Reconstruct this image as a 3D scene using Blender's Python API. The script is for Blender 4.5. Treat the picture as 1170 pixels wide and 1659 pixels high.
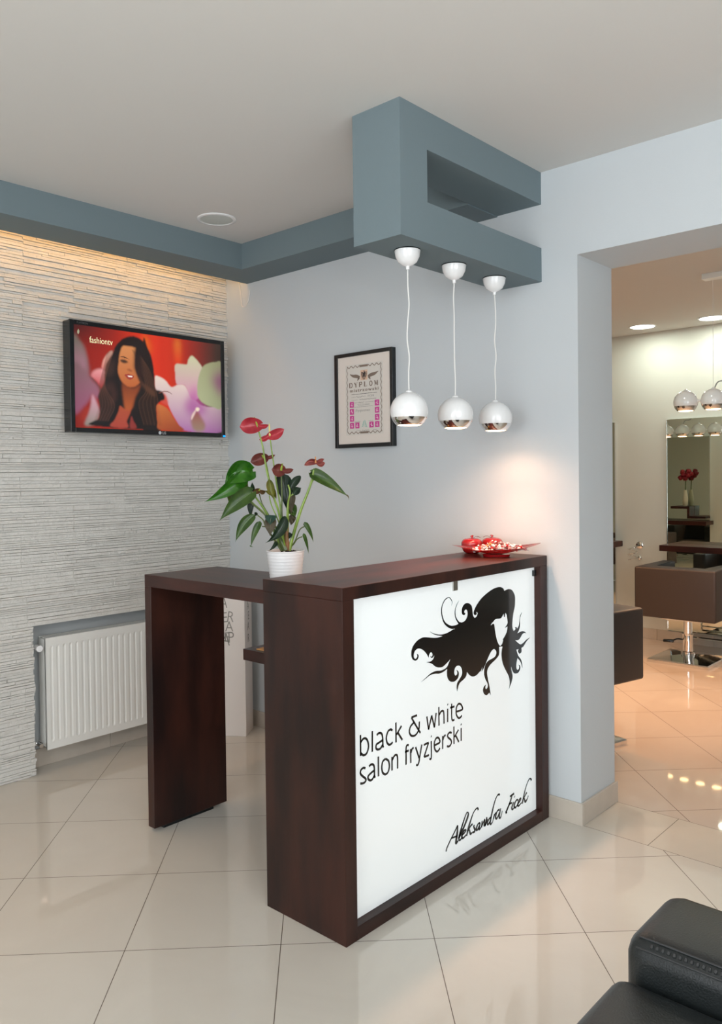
import bpy, bmesh, math, random
import numpy as np
from mathutils import Vector, Matrix
from mathutils.geometry import tessellate_polygon
PI = math.pi
R = math.radians
for o in list(bpy.data.objects): bpy.data.objects.remove(o)
scn = bpy.context.scene
C = scn.collection

# ------------------------------------------------------------------ camera
CAM = dict(f=1296.45, yaw=42.3044, pitch=1.0105, roll=-0.6945, x=3.184, y=-3.0946, z=1.48, v0=796.09)
def camera():
    cd = bpy.data.cameras.new('camera'); co = bpy.data.objects.new('camera', cd); C.objects.link(co)
    ya, pi_, ro = R(CAM['yaw']), R(CAM['pitch']), R(CAM['roll'])
    F = Vector((-math.sin(ya)*math.cos(pi_), math.cos(ya)*math.cos(pi_), -math.sin(pi_)))
    Rt = Vector((math.cos(ya), math.sin(ya), 0)); U = Rt.cross(F)
    R2 = Rt*math.cos(ro) + U*math.sin(ro); U2 = -Rt*math.sin(ro) + U*math.cos(ro)
    M = Matrix((R2, U2, -F)).transposed().to_4x4(); M.translation = (CAM['x'], CAM['y'], CAM['z'])
    co.matrix_world = M
    cd.sensor_fit = 'VERTICAL'; cd.sensor_height = 36; cd.lens = CAM['f']/1659*36
    cd.shift_y = (CAM['v0']-829.5)/1659      # lens shift of the architectural photograph
    cd.clip_start = .02
    scn.camera = co
camera()

# ------------------------------------------------------------------ light of the place, plus an added fill
scn.view_settings.view_transform = 'Standard'; scn.view_settings.look = 'None'
scn.view_settings.gamma = 1; scn.view_settings.use_curve_mapping = False
scn.view_settings.exposure = 0.0
wd = bpy.data.worlds.new('world'); scn.world = wd; wd.use_nodes = True
wd.node_tree.nodes['Background'].inputs[0].default_value = (.90, .95, 1, 1)
wd.node_tree.nodes['Background'].inputs[1].default_value = 2.0
def area(name, loc, rot, sx, sy, power, col, spread=180):
    l = bpy.data.lights.new(name, 'AREA'); l.shape = 'RECTANGLE'; l.size = sx; l.size_y = sy
    l.energy = power; l.color = col; l.spread = R(spread)
    o = bpy.data.objects.new(name, l); C.objects.link(o); o.location = loc; o.rotation_euler = rot
    return o
# daylight through the shop window behind the camera and the glazed door on the right
area('window_daylight', (3.0, -5.75, 1.5), (R(90), 0, R(-8)), 2.6, 2.4, 84, (.95, .985, 1))
area('door_daylight', (5.15, -3.2, 1.5), (R(90), 0, R(90)), 3.2, 2.4, 70, (.95, .985, 1))
# added fill, out of view behind the camera, bounced off the ceiling
FILL = area('ceiling_bounce_fill', (3.75, -3.35, 1.80), (R(180), 0, 0), .34, .34, 64, (1, .99, .98))

# ------------------------------------------------------------------ materials
MATS = {}
def mat(name, col, rough=.5, metal=0, emis=None, es=0, spec=.5, coat=0, noise=0, nscale=8, bump=0, bscale=60, stretch=None, col2=None):
    if name in MATS: return MATS[name]
    m = bpy.data.materials.new(name); m.use_nodes = True; nt = m.node_tree; b = nt.nodes['Principled BSDF']
    b.inputs['Base Color'].default_value = (*col, 1); b.inputs['Roughness'].default_value = rough
    b.inputs['Metallic'].default_value = metal; b.inputs['Specular IOR Level'].default_value = spec
    b.inputs['Coat Weight'].default_value = coat; b.inputs['Coat Roughness'].default_value = .08
    if emis: b.inputs['Emission Color'].default_value = (*emis, 1); b.inputs['Emission Strength'].default_value = es
    tc = nt.nodes.new('ShaderNodeTexCoord'); mp = nt.nodes.new('ShaderNodeMapping')
    nt.links.new(tc.outputs['Object'], mp.inputs[0])
    if stretch: mp.inputs['Scale'].default_value = stretch
    if noise or col2:
        n = nt.nodes.new('ShaderNodeTexNoise'); n.inputs['Scale'].default_value = nscale; n.inputs['Detail'].default_value = 5
        nt.links.new(mp.outputs[0], n.inputs['Vector'])
        mx = nt.nodes.new('ShaderNodeMix'); mx.data_type = 'RGBA'
        c2 = col2 or tuple(max(0, c*(1-noise)) for c in col)
        mx.inputs[6].default_value = (*col, 1); mx.inputs[7].default_value = (*c2, 1)
        rp = nt.nodes.new('ShaderNodeMapRange'); rp.inputs[1].default_value = .35; rp.inputs[2].default_value = .65
        nt.links.new(n.outputs[0], rp.inputs[0]); nt.links.new(rp.outputs[0], mx.inputs[0]); nt.links.new(mx.outputs[2], b.inputs['Base Color'])
    if bump:
        n = nt.nodes.new('ShaderNodeTexNoise'); n.inputs['Scale'].default_value = bscale; n.inputs['Detail'].default_value = 6
        nt.links.new(mp.outputs[0], n.inputs['Vector'])
        bp = nt.nodes.new('ShaderNodeBump'); bp.inputs['Strength'].default_value = bump; bp.inputs['Distance'].default_value = .01
        nt.links.new(n.outputs[0], bp.inputs['Height']); nt.links.new(bp.outputs[0], b.inputs['Normal'])
    MATS[name] = m; return m
def srgb(r, g, b): return tuple(((c/255+.055)/1.055)**2.4 if c > 10 else c/255/12.92 for c in (r, g, b))

def tile_mat(name, o_a, o_b, size, ang, col, col2, grout=.0026):
    m = bpy.data.materials.new(name); m.use_nodes = True; nt = m.node_tree; b = nt.nodes['Principled BSDF']; L = nt.links.new
    b.inputs['Roughness'].default_value = .07; b.inputs['Specular IOR Level'].default_value = .5
    tc = nt.nodes.new('ShaderNodeTexCoord'); sp = nt.nodes.new('ShaderNodeSeparateXYZ'); L(tc.outputs['Object'], sp.inputs[0])
    def mth(op, a, bb=None, c=None):
        n = nt.nodes.new('ShaderNodeMath'); n.operation = op
        for i, v in enumerate((a, bb, c)):
            if v is None: continue
            if isinstance(v, (int, float)): n.inputs[i].default_value = v
            else: L(v, n.inputs[i])
        return n.outputs[0]
    ca, sa = math.cos(ang), math.sin(ang)
    u = mth('MULTIPLY_ADD', sp.outputs[0], ca, mth('MULTIPLY', sp.outputs[1], sa))
    v = mth('MULTIPLY_ADD', sp.outputs[0], -sa, mth('MULTIPLY', sp.outputs[1], ca))
    masks, cells = [], []
    for w, o, s in ((u, o_a, size[0]), (v, o_b, size[1])):
        t = mth('DIVIDE', mth('SUBTRACT', w, o), s)
        cells.append(mth('ROUND', mth('ADD', mth('SUBTRACT', t, .5), 0)))
        fr = mth('ABSOLUTE', mth('SUBTRACT', t, mth('ROUND', t)))
        masks.append(mth('LESS_THAN', mth('MULTIPLY', fr, s), grout/2))
    mk = mth('MAXIMUM', masks[0], masks[1])
    cb = nt.nodes.new('ShaderNodeCombineXYZ'); L(cells[0], cb.inputs[0]); L(cells[1], cb.inputs[1])
    wn = nt.nodes.new('ShaderNodeTexWhiteNoise'); L(cb.outputs[0], wn.inputs[0])
    n = nt.nodes.new('ShaderNodeTexNoise'); n.inputs['Scale'].default_value = 2.6; n.inputs['Detail'].default_value = 9; n.inputs['Roughness'].default_value = .62; n.inputs['Distortion'].default_value = 1.1
    L(tc.outputs['Object'], n.inputs['Vector'])
    mx = nt.nodes.new('ShaderNodeMix'); mx.data_type = 'RGBA'; mx.inputs[6].default_value = (*col, 1); mx.inputs[7].default_value = (*col2, 1)
    L(mth('MULTIPLY_ADD', wn.outputs[0], .25, mth('MULTIPLY', n.outputs[0], .85)), mx.inputs[0])
    m2 = nt.nodes.new('ShaderNodeMix'); m2.data_type = 'RGBA'; m2.inputs[7].default_value = (.10, .075, .055, 1)
    L(mx.outputs[2], m2.inputs[6]); L(mk, m2.inputs[0]); L(m2.outputs[2], b.inputs['Base Color'])
    L(mth('MULTIPLY_ADD', mk, .5, .035), b.inputs['Roughness'])
    MATS[name] = m; return m

def wood(name, axis, red=1.0, dark=1.0):
    st = {'x': (1.3, 6, 6), 'y': (6, 1.3, 6), 'z': (6, 6, 1.3)}[axis]
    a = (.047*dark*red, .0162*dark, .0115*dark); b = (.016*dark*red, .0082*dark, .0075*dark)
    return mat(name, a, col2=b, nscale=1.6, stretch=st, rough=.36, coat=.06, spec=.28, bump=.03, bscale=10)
M_wall = mat('wall_paint_grey', srgb(200, 206, 210), rough=.85, spec=.2, bump=.05, bscale=160)
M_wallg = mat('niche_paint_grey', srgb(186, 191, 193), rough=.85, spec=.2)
M_ceil = mat('ceiling_paint', srgb(214, 213, 210), rough=.9, spec=.1)
M_blue = mat('slate_blue_paint', srgb(114, 129, 135), rough=.75, spec=.25, bump=.04, bscale=160)
M_stone = mat('white_ledge_stone', srgb(219, 217, 212), rough=.85, spec=.25, noise=.06, nscale=14, bump=.5, bscale=55)
M_skirt = mat('beige_skirting_tile', srgb(200, 191, 179), rough=.25, noise=.08, nscale=9)
M_skg = mat('grout_dark', srgb(120, 105, 90), rough=.8)
M_floor = tile_mat('floor_tile_diagonal', .40, -1.915, (.49, .49), R(45), srgb(214, 210, 201), srgb(201, 196, 186))
M_thr = tile_mat('floor_tile_straight', 1.888, .0015, (.60, .3255), 0, srgb(212, 206, 194), srgb(200, 193, 181))
M_floor2 = tile_mat('floor_tile_salon', 1.60, -.54, (.48, .48), R(45), srgb(208, 198, 188), srgb(196, 184, 172), grout=.003)
M_woodz = wood('dark_walnut_upright', 'z'); M_woody = wood('dark_walnut_long', 'y'); M_woodx = wood('dark_walnut_cross', 'x')
M_woodlit = wood('walnut_top_lamplit', 'y', 1.45, 1.15)  # warm pendant glow on the desk top, put into redder, lighter wood
M_white = mat('white_gloss', (.85, .86, .87), rough=.12, coat=.4)
M_whitem = mat('white_satin', (.80, .80, .79), rough=.4)
M_black = mat('black_print', (.004, .004, .005), rough=.12, coat=.3)
M_chrome = mat('chrome', (.82, .82, .83), rough=.06, metal=1)
M_leather = mat('black_leather', (.010, .0135, .0145), rough=.38, spec=.55, bump=.12, bscale=260)
M_vinyl = mat('brown_grey_vinyl', srgb(50, 43, 42), rough=.5, bump=.05, bscale=200)
M_plastic = mat('black_plastic', (.008, .010, .012), rough=.22)
M_mirror = mat('mirror_glass', (.80, .86, .78), rough=.01, metal=1)
M_cord = mat('white_cord', (.78, .78, .76), rough=.5)
M_glow = mat('warm_bulb', (1, .6, .3), emis=(1, .62, .32), es=16)
M_sign = mat('opal_glass_backlit', (.80, .84, .84), rough=.10, coat=.3, emis=(.93, .98, 1), es=.34)

# ------------------------------------------------------------------ mesh helpers
def obj(name, bm, m, parent=None, smooth=False, mats=None):
    me = bpy.data.meshes.new(name); bm.normal_update(); bm.to_mesh(me); bm.free()
    for mm in (mats or [m]): me.materials.append(mm)
    if smooth:
        me.polygons.foreach_set('use_smooth', [True]*len(me.polygons))
        me.set_sharp_from_angle(angle=R(40))
    o = bpy.data.objects.new(name, me); C.objects.link(o)
    if parent: o.parent = parent
    return o
def thing(name, label, cat, loc=(0, 0, 0), rotz=0, group=None):
    o = bpy.data.objects.new(name, None); C.objects.link(o); o.empty_display_size = .1
    o.location = loc; o.rotation_euler = (0, 0, rotz); o['label'] = label; o['category'] = cat
    if group: o['group'] = group
    return o
def tag(o, label, cat, group=None):
    o['label'] = label; o['category'] = cat
    if group: o['group'] = group
    return o
def struct(name, bm, m, mats=None, smooth=False):
    o = obj(name, bm, m, mats=mats, smooth=smooth); o['kind'] = 'structure'; return o
def dup(root, loc, rotz, label=None, group=None):
    r = root.copy(); C.objects.link(r); r.location = loc; r.rotation_euler = (0, 0, rotz)
    if label: r['label'] = label
    if group: r['group'] = group
    for ch in list(root.children):
        c = ch.copy(); C.objects.link(c); c.parent = r
        for g in list(ch.children):
            d = g.copy(); C.objects.link(d); d.parent = c
    return r
def box(bm, x0, x1, y0, y1, z0, z1, bev=0, seg=2, mi=0, M=None):
    vs = [bm.verts.new((x, y, z)) for x in (x0, x1) for y in (y0, y1) for z in (z0, z1)]
    fs = [bm.faces.new([vs[i] for i in q]) for q in ((0, 1, 3, 2), (4, 6, 7, 5), (0, 4, 5, 1), (2, 3, 7, 6), (0, 2, 6, 4), (1, 5, 7, 3))]
    for f in fs: f.material_index = mi
    if bev:
        es = list({e for f in fs for e in f.edges})
        r = bmesh.ops.bevel(bm, geom=es, offset=bev, segments=seg, affect='EDGES', profile=.5)
        vs = list({v for f in r['faces'] for v in f.verts} | {v for v in vs if v.is_valid})
        for f in r['faces']: f.material_index = mi
    if M: bmesh.ops.transform(bm, matrix=M, verts=[v for v in vs if v.is_valid])
    return vs
def B(x0, x1, y0, y1, z0, z1, bev=0, seg=2):
    bm = bmesh.new(); box(bm, x0, x1, y0, y1, z0, z1, bev, seg); return bm
def lathe(bm, prof, n=32, c=(0, 0, 0), mi=0, sx=1, sy=1, cap0=False, cap1=False):
    rings = []
    for r, z in prof:
        if r < 1e-6: rings.append([bm.verts.new((c[0], c[1], c[2]+z))])
        else: rings.append([bm.verts.new((c[0]+r*sx*math.cos(2*PI*i/n), c[1]+r*sy*math.sin(2*PI*i/n), c[2]+z)) for i in range(n)])
    for a, b in zip(rings, rings[1:]):
        for i in range(n):
            j = (i+1) % n
            if len(a) == 1 and len(b) == 1: continue
            if len(a) == 1: f = bm.faces.new((a[0], b[j], b[i]))
            elif len(b) == 1: f = bm.faces.new((a[i], a[j], b[0]))
            else: f = bm.faces.new((a[i], a[j], b[j], b[i]))
            f.material_index = mi
    if cap0 and len(rings[0]) > 1: bm.faces.new(rings[0][::-1]).material_index = mi
    if cap1 and len(rings[-1]) > 1: bm.faces.new(rings[-1]).material_index = mi
def catmull(P, k=6, closed=False):
    P = [Vector(p) for p in P]; n = len(P); out = []
    if n < 3: return P
    for i in range(n if closed else n-1):
        p0 = P[(i-1) % n] if closed or i > 0 else P[0]*2-P[1]
        p1 = P[i]; p2 = P[(i+1) % n]; p3 = P[(i+2) % n] if closed or i+2 < n else P[-1]*2-P[-2]
        for j in range(k):
            t = j/k; out.append(.5*((2*p1)+(p2-p0)*t+(2*p0-5*p1+4*p2-p3)*t*t+(3*p1-p0-3*p2+p3)*t**3))
    if not closed: out.append(P[-1])
    return out
def tube(bm, pts, rad, n=8, k=5, mi=0, cap=True):
    """tube along a smoothed path; rad a number or one per control point"""
    rr = rad if isinstance(rad, (list, tuple)) else [rad]*len(pts)
    P4 = [Vector((*p, r)) if False else (Vector(p), r) for p, r in zip(pts, rr)]
    path = catmull([p for p, _ in P4], k) if len(pts) > 2 else [Vector(p) for p in pts]
    m = len(path); rings = []; up = Vector((.31, .17, .93))
    for i, p in enumerate(path):
        t = (path[min(i+1, m-1)]-path[max(i-1, 0)]).normalized()
        s = i/(m-1)*(len(rr)-1); a = int(min(s, len(rr)-2)) if len(rr) > 1 else 0
        r = rr[a]+(rr[min(a+1, len(rr)-1)]-rr[a])*(s-a)
        if abs(t.dot(up)) > .99: up = Vector((1, 0, 0))
        x = t.cross(up).normalized(); y = x.cross(t).normalized(); up = y
        rings.append([bm.verts.new(p+(x*math.cos(2*PI*j/n)+y*math.sin(2*PI*j/n))*r) for j in range(n)])
    for a, b in zip(rings, rings[1:]):
        for j in range(n): bm.faces.new((a[j], a[(j+1) % n], b[(j+1) % n], b[j])).material_index = mi
    if cap: bm.faces.new(rings[0][::-1]).material_index = mi; bm.faces.new(rings[-1]).material_index = mi
def prism(bm, poly, h, M, holes=()):
    """filled flat shape with real thickness h; M maps (u, v, depth) to the thing's space"""
    loops = [list(map(Vector, [(p[0], p[1], 0) for p in poly]))]+[[Vector((p[0], p[1], 0)) for p in q] for q in holes]
    flat = [p for l in loops for p in l]
    top = [bm.verts.new(M @ Vector((p.x, p.y, h))) for p in flat]; bot = [bm.verts.new(M @ p) for p in flat]
    for t in tessellate_polygon(loops):
        if len(set(t)) == 3:
            try: bm.faces.new([top[i] for i in t])
            except ValueError: pass
    k = 0
    for l in loops:
        n = len(l)
        for i in range(n): bm.faces.new((bot[k+i], bot[k+(i+1) % n], top[k+(i+1) % n], top[k+i]))
        k += n
def ribbon(bm, pts, w, h, M, k=6):
    """flat stroke of width w (or third coordinate of each point)"""
    W = [(p[2] if len(p) > 2 else w) for p in pts]
    path = catmull([(p[0], p[1], ww) for p, ww in zip(pts, W)], k) if len(pts) > 2 else [Vector((p[0], p[1], ww)) for p, ww in zip(pts, W)]
    L_, R_ = [], []; m = len(path)
    for i, p in enumerate(path):
        a, b = path[max(i-1, 0)], path[min(i+1, m-1)]
        t = Vector((b.x-a.x, b.y-a.y)); t = t.normalized() if t.length > 1e-9 else Vector((1, 0)); nn = Vector((-t.y, t.x))*max(p.z, 1e-4)/2
        q = Vector((p.x, p.y))
        L_.append(bm.verts.new(M @ Vector((*(q+nn), h)))); R_.append(bm.verts.new(M @ Vector((*(q-nn), h))))
    for i in range(m-1): bm.faces.new((L_[i], L_[i+1], R_[i+1], R_[i]))
def smooth_flagged(P, k=5):
    """closed outline: spline between corner points (flag 1)"""
    n = len(P); cs = [i for i in range(n) if P[i][2]]; out = []
    for a, b in zip(cs, cs[1:]+[cs[0]+n]):
        seg = [(P[i % n][0], P[i % n][1], 0) for i in range(a, b+1)]
        q = catmull(seg, k) if len(seg) > 2 else [Vector(s) for s in seg]
        out += q[:-1]
    return out
def text_mesh(s, size, m, name, parent, M, sx=1, offset=0, extr=.0004, align='LEFT', space=1, fitw=None):
    cu = bpy.data.curves.new(name, 'FONT'); cu.body = s; cu.size = size; cu.align_x = align; cu.offset = offset
    cu.extrude = extr; cu.space_character = space; cu.resolution_u = 4
    t = bpy.data.objects.new(name, cu); C.objects.link(t); bpy.context.view_layer.update()
    me = bpy.data.meshes.new_from_object(t.evaluated_get(bpy.context.evaluated_depsgraph_get())); bpy.data.objects.remove(t)
    if fitw: sx = fitw/max(1e-6, max(v.co.x for v in me.vertices)-min(v.co.x for v in me.vertices))
    me.transform(M @ Matrix.Diagonal((sx, 1, 1, 1))); me.name = name; me.materials.clear(); me.materials.append(m)
    o = bpy.data.objects.new(name, me); C.objects.link(o)
    if parent: o.parent = parent
    return o
def frame_mat(ox, ux, uy, n):   # matrix whose columns are u, v, normal
    M = Matrix((Vector(ux), Vector(uy), Vector(n))).transposed().to_4x4(); M.translation = Vector(ox); return M
SIL = [(-0.5238,0.9313,1),(-0.5342,0.9405,0),(-0.5384,0.9567,0),(-0.5406,0.9712,0),(-0.5469,0.9834,0),(-0.564,0.9935,0),(-0.5812,0.9957,0),(-0.5983,0.9899,0),(-0.6082,0.9772,0),(-0.6094,0.9633,0),(-0.6028,0.954,0),(-0.5917,0.9525,0),(-0.5852,0.9579,1),(-0.593,0.9606,0),(-0.5924,0.9681,0),(-0.584,0.9718,0),(-0.5762,0.9688,0),(-0.5715,0.9583,0),(-0.5737,0.9445,0),(-0.5871,0.9308,0),(-0.609,0.9263,0),(-0.6234,0.93,1),(-0.6321,0.924,1),(-0.6477,0.9203,0),(-0.6564,0.9077,1),(-0.6982,0.8973,0),(-0.7368,0.8931,1),(-0.7631,0.8928,0),(-0.7947,0.8972,0),(-0.8381,0.9059,0),(-0.8594,0.906,0),(-0.8837,0.8996,0),(-0.9048,0.8862,0),(-0.9139,0.8729,0),(-0.9158,0.8662,0),(-0.916,0.8528,0),(-0.9092,0.8394,0),(-0.8968,0.8321,0),(-0.8843,0.8327,0),(-0.8762,0.8403,0),(-0.8768,0.8494,0),(-0.8857,0.8543,1),(-0.8832,0.8494,0),(-0.8826,0.8444,0),(-0.887,0.84,0),(-0.8949,0.8384,0),(-0.902,0.8448,0),(-0.9025,0.855,0),(-0.8962,0.8662,0),(-0.8818,0.8716,0),(-0.8655,0.8693,0),(-0.8474,0.8602,0),(-0.8293,0.8446,0),(-0.8177,0.8289,1),(-0.8145,0.8386,0),(-0.8069,0.8453,0),(-0.7987,0.8439,0),(-0.7943,0.8363,0),(-0.7966,0.8303,0),(-0.8015,0.8297,0),(-0.8071,0.8339,1),(-0.805,0.8278,0),(-0.7979,0.8247,0),(-0.7892,0.8273,0),(-0.7837,0.8345,1),(-0.7866,0.8234,0),(-0.7961,0.8159,0),(-0.8093,0.8133,0),(-0.8335,0.8153,1),(-0.8169,0.8105,0),(-0.7964,0.8022,0),(-0.7777,0.7896,0),(-0.7548,0.7819,0),(-0.7316,0.7811,0),(-0.704,0.7913,0),(-0.6839,0.8012,1),(-0.6941,0.7895,0),(-0.7042,0.7772,0),(-0.7201,0.7708,0),(-0.7435,0.7689,0),(-0.7741,0.7728,0),(-0.8045,0.7704,0),(-0.8344,0.7602,0),(-0.8633,0.7493,1),(-0.8382,0.7564,0),(-0.8083,0.7643,0),(-0.7819,0.7639,0),(-0.7552,0.7595,0),(-0.728,0.7618,0),(-0.7052,0.768,1),(-0.7077,0.7556,0),(-0.7049,0.7362,0),(-0.6933,0.721,0),(-0.6774,0.7139,0),(-0.6573,0.7127,0),(-0.6389,0.721,0),(-0.6326,0.7342,0),(-0.6364,0.7457,0),(-0.6485,0.7539,1),(-0.6426,0.7433,0),(-0.6448,0.7353,0),(-0.655,0.7332,0),(-0.6617,0.7421,0),(-0.6606,0.7562,0),(-0.6503,0.7662,0),(-0.6341,0.7668,0),(-0.6198,0.7593,0),(-0.611,0.7445,0),(-0.6129,0.728,0),(-0.6288,0.7143,0),(-0.6433,0.7028,0),(-0.6476,0.687,0),(-0.6439,0.6707,1),(-0.6383,0.6851,0),(-0.627,0.6996,0),(-0.6,0.7087,0),(-0.5852,0.7179,0),(-0.5795,0.7333,1),(-0.5683,0.7219,0),(-0.5536,0.7118,0),(-0.5366,0.7068,0),(-0.515,0.708,0),(-0.4931,0.7175,0),(-0.4869,0.7179,0),(-0.4719,0.7348,1),(-0.4796,0.7145,1),(-0.4665,0.7245,0),(-0.4533,0.7387,0),(-0.4381,0.7568,0),(-0.4189,0.7765,0),(-0.4036,0.7865,0),(-0.3902,0.788,0),(-0.3769,0.7799,0),(-0.374,0.7688,0),(-0.3831,0.7577,0),(-0.4042,0.7529,0),(-0.4307,0.7492,0),(-0.4496,0.7401,0),(-0.4602,0.7233,0),(-0.4621,0.7008,0),(-0.4543,0.6806,0),(-0.4415,0.6634,0),(-0.4368,0.652,0),(-0.4407,0.6434,0),(-0.4505,0.6402,0),(-0.4556,0.6475,0),(-0.4509,0.658,1),(-0.464,0.6534,0),(-0.4716,0.6404,0),(-0.4645,0.6244,0),(-0.4498,0.6161,0),(-0.4367,0.6175,0),(-0.4283,0.622,1),(-0.418,0.6094,1),(-0.425,0.6413,0),(-0.4357,0.6748,0),(-0.442,0.699,0),(-0.4388,0.7151,0),(-0.4197,0.7305,0),(-0.3852,0.7432,0),(-0.3619,0.754,0),(-0.3539,0.7653,0),(-0.3535,0.7908,1),(-0.3438,0.7905,0),(-0.3281,0.7888,1),(-0.3351,0.7685,0),(-0.3355,0.7472,0),(-0.3272,0.72,0),(-0.3079,0.6907,0),(-0.2844,0.6603,0),(-0.2767,0.6371,0),(-0.2778,0.62,0),(-0.2833,0.6059,1),(-0.2648,0.6282,0),(-0.2542,0.6502,0),(-0.258,0.6683,0),(-0.2646,0.687,0),(-0.2636,0.6987,1),(-0.2578,0.6814,0),(-0.2438,0.6645,0),(-0.2295,0.6596,0),(-0.2108,0.6594,0),(-0.1961,0.6698,0),(-0.193,0.6803,0),(-0.1978,0.6889,0),(-0.207,0.6928,1),(-0.2013,0.684,0),(-0.2043,0.6747,0),(-0.2148,0.6722,0),(-0.223,0.6792,0),(-0.2248,0.6927,0),(-0.2204,0.7095,0),(-0.2148,0.7217,1),(-0.1975,0.7076,0),(-0.1852,0.6922,0),(-0.1771,0.6729,1),(-0.1789,0.6932,0),(-0.1891,0.7127,0),(-0.2097,0.7318,0),(-0.2237,0.7584,1),(-0.203,0.7567,1),(-0.2093,0.7516,0),(-0.2053,0.7421,0),(-0.1971,0.7367,0),(-0.1844,0.7407,0),(-0.1822,0.7503,0),(-0.1841,0.7584,1),(-0.1693,0.7614,0),(-0.1543,0.7712,0),(-0.137,0.7818,0),(-0.1132,0.791,1),(-0.1412,0.7869,0),(-0.1669,0.7777,0),(-0.1881,0.7745,0),(-0.2088,0.7834,0),(-0.2313,0.7984,1),(-0.2169,0.7961,0),(-0.2023,0.7966,0),(-0.1897,0.8035,0),(-0.1769,0.8136,0),(-0.162,0.818,0),(-0.1408,0.8141,1),(-0.1619,0.8247,0),(-0.1788,0.8279,0),(-0.1977,0.8263,0),(-0.2156,0.8247,1),(-0.2021,0.8349,0),(-0.1931,0.8521,0),(-0.1927,0.8768,0),(-0.1865,0.8944,0),(-0.1745,0.9083,1),(-0.1906,0.895,0),(-0.1974,0.8712,0),(-0.203,0.8536,0),(-0.2165,0.8432,1),(-0.2204,0.8512,0),(-0.2308,0.8527,1),(-0.2287,0.8435,0),(-0.2425,0.8379,1),(-0.252,0.8546,0),(-0.2516,0.8789,0),(-0.2442,0.9115,0),(-0.2322,0.9405,0),(-0.2299,0.9769,0),(-0.2399,0.9964,0),(-0.2568,1.0105,0),(-0.2793,1.016,0),(-0.3018,1.014,0),(-0.3102,1.0111,1),(-0.321,1.0237,0),(-0.3456,1.0318,0),(-0.3835,1.0306,0),(-0.4261,1.0208,0),(-0.4733,1.003,0),(-0.5042,0.9838,0),(-0.5222,0.9674,0),(-0.5299,0.9556,0),(-0.5291,0.9463,0),(-0.5191,0.9415,0),(-0.5099,0.9457,0),(-0.5138,0.9534,1),(-0.5068,0.9511,0),(-0.5044,0.945,0),(-0.5111,0.9353,0)]
SILFACE = [(-0.3875,0.8864,1),(-0.3965,0.8907,0),(-0.4126,0.8856,1),(-0.4098,0.8911,0),(-0.3937,0.8991,0),(-0.3775,0.9063,0),(-0.3422,0.9043,0),(-0.3284,0.9108,0),(-0.3172,0.9219,1),(-0.3147,0.9059,1),(-0.3091,0.9052,1),(-0.3044,0.9226,1),(-0.2951,0.9123,0),(-0.2893,0.8903,0),(-0.2895,0.8753,0),(-0.3099,0.8607,1),(-0.2886,0.8646,1),(-0.2934,0.8456,0),(-0.3076,0.8297,0),(-0.3261,0.8161,1),(-0.3229,0.8125,0),(-0.3302,0.8003,0),(-0.3441,0.7935,0),(-0.3576,0.8032,0),(-0.3708,0.8246,0),(-0.381,0.8559,0)]
SILRIB = [[(-0.6766,0.9983,0.26),(-0.6707,1.0113,1.2),(-0.6827,1.0266,1.37),(-0.6959,1.0307,1.2),(-0.7157,1.0247,1.71),(-0.7322,1.0073,1.88),(-0.7374,0.9886,2.22),(-0.7345,0.9688,2.39),(-0.7236,0.9459,2.91),(-0.7042,0.9295,3.59),(-0.6746,0.9173,4.44),(-0.6342,0.9153,5.13)],[(-0.6258,1.0117,0.34),(-0.6413,0.9978,1.2),(-0.6518,0.9793,1.71),(-0.6531,0.9636,2.05),(-0.6456,0.9448,2.39),(-0.6239,0.9218,3.42)],[(-0.8099,0.922,0.26),(-0.7819,0.9086,1.2),(-0.7438,0.8985,1.88),(-0.7048,0.8954,4.27),(-0.6581,0.903,5.13)]]
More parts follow.
